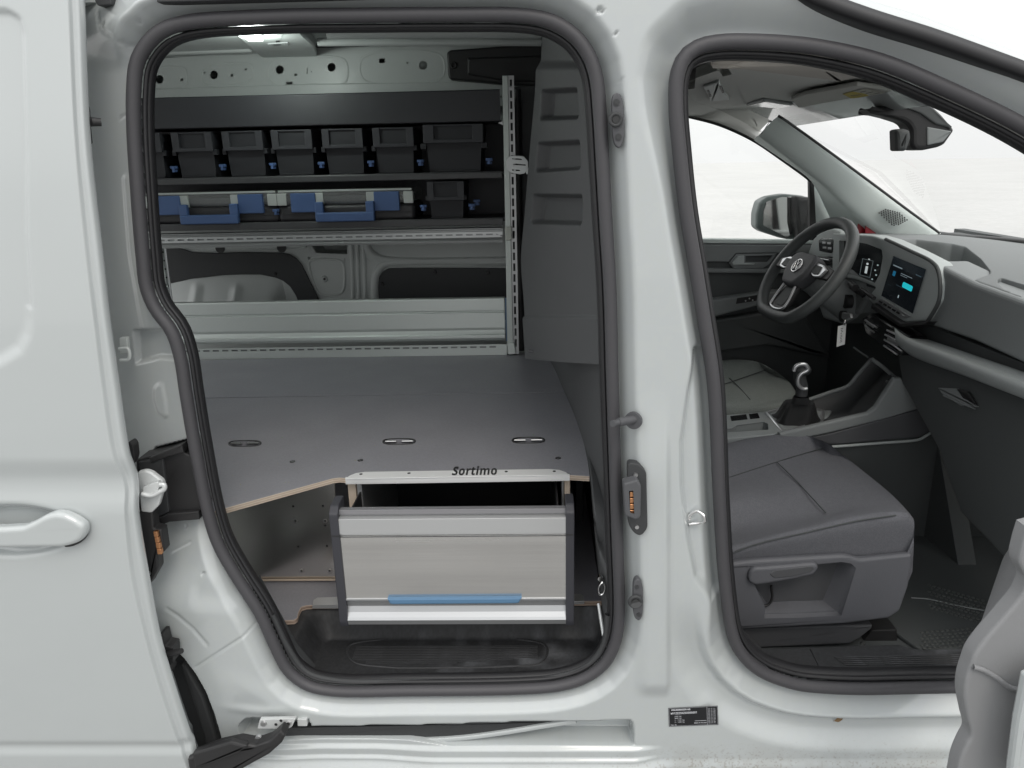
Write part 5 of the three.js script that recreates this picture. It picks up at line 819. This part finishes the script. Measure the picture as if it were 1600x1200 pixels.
// ---------------------------------------------------------------- steering wheel, column, stalk, key
{
  const c = on(1258, 424, -1.18), n = V(-0.80, 0.56, 0.13).normalize(), right = V(0, 1, 0).cross(n).normalize(), up = n.clone().cross(right);
  const Mx = new THREE.Matrix4().makeBasis(right, up, n).setPosition(c), T3 = (g) => g.applyMatrix4(Mx);
  const sw = sub(van, 'steering_wheel', V(0, 0, 0), 'black steering wheel with flattened bottom');
  const R0 = 0.183, rim = []; for (let i = 0; i < 60; i++) { const a = i / 60 * Math.PI * 2; let x = R0 * Math.cos(a), y = R0 * Math.sin(a); if (y < -0.160) y = -0.160 + (y + 0.160) * 0.35; rim.push(V(x, y, 0)); }
  part(sw, 'rim', T3(sweep(rim, plane(V(0, 0, 0), V(0, 0, 1)), ring(0.0185, 0.0195, 14), true)), M.wheelRim ??= std([0.085, 0.093, 0.094], 0.5, grainOpts(20, 0.0002)));
  const P2 = (l) => l.map(([x, y]) => V(x, y, 0));
  const plt = (l, z, th, r, b) => T3(plate(P2(l), plane(V(0, 0, z), V(0, 0, 1)), th, { r, bevel: b, seg: 3 }));
  const hub = part(sw, 'hub', plt([[-0.075, 0.035], [-0.05, 0.052], [0.05, 0.052], [0.075, 0.035], [0.070, -0.02], [0.036, -0.066], [-0.036, -0.066], [-0.070, -0.02]], 0.034, 0.05, 0.018, 0.012), M.plastic);
  for (const s of [-1, 1]) {
    const sp = part(sw, 'spoke', plt([[s * 0.066, 0.034], [s * 0.10, 0.034], [s * 0.166, 0.022], [s * 0.166, -0.012], [s * 0.10, -0.014], [s * 0.066, -0.012]].sort(() => 0), 0.014, 0.016, 0.006, 0.004), M.black);
    part(sp, 'spoke_trim', plt([[s * 0.070, 0.030], [s * 0.104, 0.029], [s * 0.140, 0.016], [s * 0.128, -0.012], [s * 0.096, -0.016], [s * 0.070, -0.008]], 0.022, 0.010, 0.006, 0.003), M.silver);
    part(sp, 'spoke_buttons', plt([[s * 0.074, 0.022], [s * 0.112, 0.020], [s * 0.118, -0.006], [s * 0.094, -0.010], [s * 0.076, -0.004]], 0.025, 0.006, 0.004, 0.001), M.cabDark);
  }
  const lo = part(sw, 'lower_spoke', plt([[-0.040, -0.05], [0.040, -0.05], [0.050, -0.125], [0.040, -0.152], [-0.040, -0.152], [-0.050, -0.125]], 0.008, 0.012, 0.01, 0.003), M.black);
  part(lo, 'spoke_chrome', T3(tube([V(-0.036, -0.062, 0.016), V(-0.046, -0.115, 0.011), V(-0.043, -0.138, 0.010), V(-0.02, -0.147, 0.010), V(0.02, -0.147, 0.010), V(0.043, -0.138, 0.010), V(0.046, -0.115, 0.011), V(0.036, -0.062, 0.016)], 0.0042, 60)), M.silver);
  part(lo, 'spoke_inlay', plt([[-0.024, -0.066], [0.024, -0.066], [0.030, -0.118], [0.022, -0.134], [-0.022, -0.134], [-0.030, -0.118]], 0.010, 0.006, 0.01, 0.002), M.cabDark);
  // round emblem: ring with V over W
  const em = part(hub, 'emblem', T3(merge([new THREE.TorusGeometry(0.0225, 0.0022, 8, 36).translate(0, 0, 0.036),
    ...[[[-0.0095, 0.019], [0, 0.001]], [[0.0095, 0.019], [0, 0.001]], [[-0.017, 0.012], [-0.0085, -0.015]], [[-0.0085, -0.015], [-0.0012, -0.001]], [[0.0012, -0.001], [0.0085, -0.015]], [[0.0085, -0.015], [0.017, 0.012]]].map(([a, b]) => rod(V(a[0], a[1], 0.036), V(b[0], b[1], 0.036), 0.0019, 0.0019, 8))])), M.chrome, 'round chrome emblem of the van maker');
  const col = part(van, 'steering_column', [plate([[1292, 412], [1330, 420], [1352, 440], [1352, 468], [1340, 490], [1312, 506], [1285, 498], [1272, 460]], X(1.04), 0.12, { r: 0.01, bevel: 0.012 }), T3(rod(V(0, 0, -0.02), V(0, 0, -0.22), 0.05, 0.06))], M.cabMid, 'grey steering column shroud');
  part(col, 'ignition_barrel', [disc(on(1320, 494, X(1.0)), X(1.0), 0.018, 0.012), new THREE.TorusGeometry(0.014, 0.004, 8, 24).rotateY(Math.PI / 2).translate(...on(1320, 494, X(0.99)).toArray())], M.black);
  part(col, 'stalk', [rod(on(1332, 447, X(1.0)), on(1350, 462, X(1.02)), 0.011, 0.008), rod(on(1328, 443, X(0.99)), on(1336, 450, X(0.99)), 0.008, 0.011), rod(on(1346, 452, X(1.0)), on(1366, 466, X(1.0)), 0.006, 0.006)], M.black);
  part(col, 'column_knob', [disc(on(1330, 471, X(1.02)), X(1.02), 0.022, 0.02)], M.black);
  const k0 = on(1319, 500, X(0.97)), key = thing('ignition_key', 'ignition key with a white paper tag hanging below the steering column', 'key', k0.clone());
  part(key, 'key_head', [plate([[1315, 488], [1327, 490], [1329, 497], [1320, 502], [1314, 497]], X(0.968), 0.01, { r: 0.004, bevel: 0.003 }), rod(on(1322, 494, X(0.972)), on(1324, 494, X(0.999)), 0.004)], M.silver);
  part(key, 'key_ring', new THREE.TorusGeometry(0.011, 0.0014, 8, 24).rotateY(Math.PI / 2.4).translate(...on(1320, 503, X(0.966)).toArray()), M.chrome);
  const tagc = document.createElement('canvas'); tagc.width = 64; tagc.height = 160; { const x = tagc.getContext('2d'); x.fillStyle = '#eceeec'; x.fillRect(0, 0, 64, 160); x.fillStyle = '#6a6e70'; for (let i = 0; i < 9; i++) x.fillRect(22 + (i * 7) % 5, 24 + i * 13, 18 - (i * 5) % 8, 5); }
  const tt = new THREE.CanvasTexture(tagc); tt.colorSpace = THREE.SRGBColorSpace;
  const tq = onAll([[1309.5, 510], [1322.5, 506], [1320, 538], [1307, 542]], Z(k0.z + 0.01)); part(key, 'paper_tag', loft([[tq[3], tq[2]], [tq[0], tq[1]]]), std([1, 1, 1], 0.8, { map: tt }));
}
// ---------------------------------------------------------------- centre console and gear lever
{
  const zn = -0.78, zf2 = -1.0, cc = part(van, 'centre_console', [plate([[1100, 690], [1219, 678], [1290, 661], [1356, 646], [1368, 636], [1398, 590], [1409, 591], [1425, 612], [1440, 638], [1463, 670], [1560, 700], [1700, 760], [1700, 905], [1380, 905], [1100, 905]], zn, 0.02, { bevel: 0.004 })], M.cabDark, 'dark centre console between the seats');
  part(cc, 'console_side', plate([[1219, 678], [1290, 661], [1356, 646], [1368, 637], [1398, 591], [1408, 591], [1440, 638], [1380, 656], [1300, 676], [1216, 694]], zn + 0.008, 0.02, { bevel: 0.006, seg: 3 }), M.cabMid);
  part(cc, 'console_flank', plate([[1216, 695], [1300, 677], [1440, 639], [1462, 669], [1436, 683], [1312, 694]], zn + 0.006, 0.02, { bevel: 0.003 }), M.plastic);
  part(cc, 'flank_edge', tube(onAll([[1300, 698], [1316, 697], [1380, 692], [1430, 688], [1438, 686], [1450, 679], [1464, 670.5]], zn + 0.012), 0.004, 40), M.cabLight);
  // tray with far wall
  part(cc, 'console_tray', loft([onAll([[1280, 664], [1356, 645], [1367, 637], [1398, 590]], zn - 0.01), onAll([[1283, 660], [1330, 652], [1352, 632], [1394, 588]], zn - 0.08), onAll([[1275, 652], [1325, 640], [1345, 620], [1385, 578]], zf2 + 0.02), onAll([[1270, 623], [1325, 604], [1362, 562], [1366, 560]], zf2)]), M.dashDark);
  part(cc, 'console_rim', [tube(onAll([[1262, 625], [1300, 612], [1325, 603], [1340, 586], [1362, 561]], zf2), 0.006, 40), tube(onAll([[1362, 561], [1380, 574], [1398, 590]], -0.9), 0.006, 20)], M.cabMid);
  part(cc, 'usb_socket', disc(on(1386, 596, -0.86), 0, 0.004, 0.003), M.silver);
  // panel with cup holder
  const py = on(1190, 660, -0.88).y, eP = Y(py);
  part(cc, 'console_top', plate([[1080, 652], [1190, 643.5], [1236, 632], [1300, 640], [1290, 660], [1222, 677], [1080, 690]], eP, 0.03, { bevel: 0.004, holes: [[[1110, 672], [1142, 669], [1150, 664], [1194, 658.5], [1202, 662], [1203, 672], [1110, 678]]] }), M.cabBand);
  part(cc, 'cup_holder', plate([[1100, 655], [1210, 650], [1214, 682], [1100, 688]], Y(py - 0.05), 0.01), M.black);
  for (const l of [[[1141, 650], [1166, 647], [1168, 654.5], [1143, 657]], [[1170, 646.8], [1184, 645], [1187, 652.5], [1172, 654]]]) { const s = part(cc, 'console_switch', plate(l, Y(py + 0.002), 0.004, { bevel: 0.001 }), M.blackGloss); }
  part(cc, 'gear_frame', sweep(onAll([[1198, 646], [1234, 634], [1286, 642], [1284, 660], [1224, 675]], eP), eP, [[-0.006, 0.001], [0, 0.006], [0.006, 0.001]], true, false), M.silver);
  const gl = sub(cc, 'gear_lever', V(0, 0, 0), 'gear lever with silver knob and leather boot');
  const zg = on(1250, 660, eP).z, g0 = on(1246, 655, eP), g1 = on(1252, 617, zg + 0.03), rows = [];
  for (let j = 0; j <= 14; j++) { const t = j / 14, r = lerp(0.070, 0.019, Math.pow(t, 0.62)), cpt = g0.clone().lerp(g1, t), row = []; for (let i = 0; i <= 40; i++) { const a = i / 40 * Math.PI * 2, fold = 1 + 0.10 * Math.sin(a * 5 + t * 4) * (1 - t) + 0.05 * Math.sin(a * 9 + t * 9) * (1 - t), sq = 1 / Math.max(Math.abs(Math.cos(a)), Math.abs(Math.sin(a))) * (1 - t) * 0.6 + (1 - (1 - t) * 0.6); row.push(V(cpt.x + r * fold * sq * Math.cos(a) * 1.15, cpt.y - 0.012 * Math.sin(t * 9), cpt.z + r * fold * sq * Math.sin(a))); } rows.push(row); }
  part(gl, 'leather_boot', loft(rows), std([0.02, 0.021, 0.022], 0.42, grainOpts(10, 0.0008)));
  const zk = zg + 0.03;
  part(gl, 'gear_knob', [tube(onAll([[1252, 618], [1253, 606], [1250, 592], [1250, 582], [1256, 575]], zk), 0.017, 30, false, 16), new THREE.SphereGeometry(0.022, 20, 14).scale(1.1, 0.8, 1).translate(...on(1254, 578, zk).toArray())], M.dashDark);
  part(gl, 'knob_trim', [tube(onAll([[1240, 580], [1243, 573], [1252, 569], [1260, 571], [1262, 578], [1252, 584], [1247, 592], [1248, 602], [1256, 608], [1261, 607]], zk + 0.02), 0.0055, 40, false, 10)], M.silver);
}
// ---------------------------------------------------------------- seats
{
  const fabO = { map: rep(T.weaveCol, 6), bumpMap: rep(T.weave, 10), bumpScale: 0.0006 };
  M.fabric = std([0.145, 0.149, 0.166], 0.95, fabO); M.fabricMid = std([0.085, 0.09, 0.098], 0.95, fabO); M.fabricGreen = std([0.25, 0.275, 0.26], 0.95, fabO);
  const seat = sub(van, 'passenger_seat', V(0, 0, 0), 'grey cloth passenger seat');
  const yS = on(1330, 803, -0.27).y, e = Y(yS - 0.035), eF = Y(yS - 0.005);
  const ext = (r) => { const q = spline(r, 40), l = q[40]; return [...q, l.clone().add(V(0.012, -0.012, 0)), l.clone().add(V(0.016, -0.05, 0)), l.clone().add(V(0.0, -0.12, 0))]; };
  const R = [
    ext(onAll([[1090, 893], [1200, 876], [1300, 870], [1380, 868], [1419, 862]], -0.245)),
    ext(onAll([[1090, 880], [1180, 852], [1260, 833], [1340, 815], [1400, 806], [1421, 808]], -0.232)),
    ext(onAll([[1090, 872], [1180, 846], [1260, 827], [1340, 809.5], [1402, 801.5], [1420, 804]], -0.238)),
    ext(onAll([[1090, 856], [1180, 836], [1260, 818], [1335, 801], [1400, 795], [1417, 799]], -0.285)),
    ext(onAll([[1090, 840], [1180, 820], [1288, 802], [1350, 790], [1395, 786], [1410, 790]], -0.345)),
    ext(onAll([[1090, 800], [1180, 778], [1290, 757], [1350, 752], [1388, 768]], e)),
    ext(onAll([[1090, 757], [1150, 743], [1214, 722], [1290, 699], [1318, 712]], e)),
    ext(onAll([[1090, 712], [1150, 694], [1215, 680], [1262, 681], [1290, 691]], eF)),
    ext(onAll([[1090, 708], [1150, 688], [1215, 677], [1258, 678.5], [1284, 687]], Y(yS + 0.0)).map((p) => p.add(V(0, -0.02, -0.03)))),
    ext(onAll([[1090, 708], [1150, 688], [1215, 677], [1258, 678.5], [1284, 687]], Y(yS + 0.0)).map((p) => p.add(V(0, -0.16, -0.04))))];
  const cols = R[0].map((_, i) => { const p = R.map((r) => r[i]); return spline(p, 60); });
  const cg = loft(cols[0].map((_, j) => cols.map((c) => c[j])));
  part(seat, 'seat_cushion', uvBox(cg).index ? cg : toCreasedNormals(uvBox(cg), 1.2), M.fabric);
  const seam = (l, r = 0.0016) => part(seat, 'seam', tube(l, r, 50, false, 6), M.cabDark);
  const near = (p, dy = 0.001) => p.map((q) => q.clone().add(V(0, dy, 0)));
  seam(near(onAll([[1140, 746], [1180, 733], [1214, 722], [1260, 708], [1297, 698]], e)), 0.0014); seam(near(onAll([[1214, 723], [1240, 748], [1268, 778], [1290, 802]], Y(yS - 0.033)), 0.002), 0.0014);
  seam(onAll([[1140, 866], [1180, 851], [1260, 832], [1340, 814], [1400, 805]], -0.230));
  // plastic side cover with its recess, lever and skirt
  const zt = -0.225, zr = -0.275, hole = [[1170, 908], [1178, 886], [1250, 879], [1316, 873], [1334, 876], [1344, 886], [1332, 925], [1319, 966], [1250, 970], [1188, 971], [1190, 950]];
  const tr = part(seat, 'side_cover', plate([[1110, 884], [1180, 876], [1319, 868], [1345, 874], [1426, 866], [1426, 882], [1420, 918], [1407, 955], [1390, 967], [1319, 976], [1150, 985], [1110, 987]], zt, 0.02, { r: 0.006, bevel: 0.008, seg: 4, holes: [hole] }), M.seatTrim ??= std([0.105, 0.108, 0.12], 0.55, grainOpts(16, 0.0003)), 'grey plastic side cover of the passenger seat');
  part(tr, 'cover_recess', plate([[1150, 870], [1330, 866], [1330, 960], [1150, 965]], zr, 0.01), M.plastic);
  part(tr, 'recess_ledge', loft([onAll([[1196, 941], [1240, 939], [1287, 938]], zr), onAll([[1186, 971], [1250, 970], [1321, 967]], zt - 0.002), onAll([[1186, 976], [1250, 976], [1321, 973]], zt - 0.004)]), M.seatTrim);
  part(tr, 'recess_wall', loft([onAll([[1312, 873], [1300, 905], [1285, 939]], zr), onAll([[1336, 875], [1330, 920], [1320, 968]], zt - 0.003), onAll([[1346, 880], [1340, 925], [1324, 969]], zt)]), M.seatTrim);
  part(tr, 'recess_wall', loft([onAll([[1186, 884], [1178, 915], [1198, 942]], zr), onAll([[1172, 890], [1168, 910], [1186, 971]], zt)]), M.seatTrim);
  part(tr, 'recess_top', loft([onAll([[1182, 890], [1250, 884], [1318, 878]], zr), onAll([[1176, 884], [1250, 877], [1330, 872]], zt)]), M.plastic);
  const lv = part(seat, 'height_lever', plate([[1169, 903], [1172, 893], [1178, 888], [1230, 884], [1270, 880.5], [1278, 883], [1279.5, 889], [1272, 899], [1240, 906], [1200, 913], [1180, 915.5], [1171, 911]], zt + 0.012, 0.03, { r: 0.006, bevel: 0.007, seg: 4 }), M.seatTrim, 'grey seat height lever');
  part(lv, 'grip_dish', plate([[1202, 897], [1212, 891], [1268, 884.5], [1274, 887], [1268, 894], [1240, 901], [1210, 904]], zt + 0.0135, 0.004, { r: 0.005, bevel: 0.0018 }), M.plastic);
  part(seat, 'cable_loop', tube(onAll([[1205, 915], [1206, 935], [1200, 945], [1190, 947]], zr + 0.02), 0.003, 20), M.black);
  part(seat, 'base_skirt', [plate([[1120, 984], [1320, 977], [1364, 977], [1362, 983], [1345, 996], [1328, 1006], [1194, 1012], [1120, 1018]], zt - 0.02, 0.03, { r: 0.004, bevel: 0.004 }), boxFrom(V(0.3, 0.36, -0.3), V(0.72, 0.5, -0.7))], M.plastic);
  part(seat, 'seat_rail', plate([[1345, 1008], [1362, 985], [1402, 984], [1402, 1007]], zt - 0.05, 0.05, { r: 0.002, bevel: 0.002 }), M.black);
  part(seat, 'rail_bolt', disc(on(1347, 1005, zt - 0.02), 0, 0.004, 0.004), M.screw);
  part(seat, 'seat_back', skin([onAll([[1000, 880], [1040, 600], [1010, 300]], -0.27), onAll([[1060, 860], [1090, 560], [1050, 300]], -0.45).map((p) => V(0.29, p.y, p.z)), onAll([[1000, 760], [1040, 560], [1010, 300]], -0.75).map((p) => V(0.27, p.y, p.z))].map((c) => c.map((p) => V(Math.min(p.x, 0.26), p.y, p.z))), 20, 3), M.fabric);

  const ds = sub(van, 'driver_seat', V(0, 0, 0), 'grey cloth driver seat');
  const yD = on(1200, 620, -1.12).y, eD = Y(yD);
  const D0 = [onAll([[1090, 668], [1160, 655], [1225, 645], [1244, 640]], -1.02), onAll([[1090, 655], [1160, 643], [1225, 632], [1246, 627]], -1.02), onAll([[1090, 640], [1160, 632], [1215, 620], [1243, 616]], eD), onAll([[1090, 612], [1130, 600], [1198, 577], [1232, 596]], eD), onAll([[1090, 572], [1130, 563], [1175, 563], [1205, 577]], Y(yD + 0.02)), onAll([[1090, 568], [1130, 560], [1170, 561], [1203, 576]], Y(yD + 0.01)).map((p) => p.add(V(0, -0.05, -0.04)))].map((r) => { const q = spline(r, 24), l = q[24]; return [...q, l.clone().add(V(0.014, -0.02, 0)), l.clone().add(V(0.008, -0.12, 0))]; });
  const dc = D0[0].map((_, i) => spline(D0.map((r) => r[i]), 40));
  part(ds, 'seat_cushion', toCreasedNormals(uvBox(loft(dc[0].map((_, j) => dc.map((c) => c[j])))), 1.2), M.fabricGreen);
  part(ds, 'seam', [tube(onAll([[1120, 604], [1150, 594], [1199, 577]], Y(yD + 0.003)), 0.0018, 30), tube(onAll([[1140, 591], [1155, 605], [1172, 624]], Y(yD + 0.004)), 0.0014, 20)], M.cabDark);
  part(ds, 'seat_base', boxFrom(V(0.3, 0.36, -1.05), V(0.8, yD - 0.08, -1.45)), M.blackMatt);
}
// ---------------------------------------------------------------- sill cover and floor mat of the cab
{
  const sy = 0.438, eS = Y(sy), sc = part(van, 'sill_cover', [plate([[1120, 985], [1159, 985], [1172, 1010], [1190, 1034], [1218, 1053], [1250, 1060], [1300, 1062], [1400, 1062], [1560, 1061], [1560, 1012], [1437, 1014], [1404, 1006], [1194, 1012], [1120, 990]], eS, 0.05, { r: 0.004, bevel: 0.005 })], M.well, 'scuffed black plastic sill cover below the passenger seat');
  part(sc, 'cover_joint', tube(onAll([[1266, 1014], [1276, 1034], [1287, 1058]], Y(sy + 0.0005)), 0.0012, 12), M.black);
  for (let k = 0; k < 5; k++) part(sc, 'tread_rib', tube(onAll([[1304 + k * 4, 1027.5 + k * 2.9], [1400, 1025.5 + k * 3.0], [1520, 1023 + k * 3.2]], Y(sy + 0.0008)), 0.0022, 20, false, 6), M.well);
  part(sc, 'inner_edge', tube(onAll([[1150, 985], [1166, 1012], [1186, 1037], [1216, 1057], [1260, 1065], [1400, 1066], [1540, 1066]], Y(sy - 0.004)), 0.006, 60), M.plastic);
  const mt = part(van, 'floor_mat', [plate([[1330, 860], [1640, 830], [1700, 960], [1640, 1010], [1437, 1014], [1395, 985]], Y(0.356), 0.01, { r: 0.01, bevel: 0.003 })], M.cabDark, 'black rubber floor mat with studs');
  const st = []; for (const [a, b, nu, nv, du, dv] of [[1452, 914, 12, 8, 7.6, 5.2], [1440, 988, 13, 6, 8, 5]]) for (let i = 0; i < nu; i++) for (let j = 0; j < nv; j++) { const u = a + i * du + (j % 2) * 4, v = b + j * dv + i * (b < 950 ? 2.2 : -0.6); st.push(new THREE.SphereGeometry(0.004, 8, 5).scale(1, 0.5, 1).translate(...on(u, v, Y(0.357)).toArray())); }
  part(mt, 'mat_stud', st, std([0.07, 0.075, 0.072], 0.35), undefined, 'stuff');
  part(mt, 'mat_edge', tube(onAll([[1424, 934], [1450, 936], [1500, 947], [1545, 955]], Y(0.357)), 0.0018, 20), M.cabMid);
}
renderer.render(scene, camera);
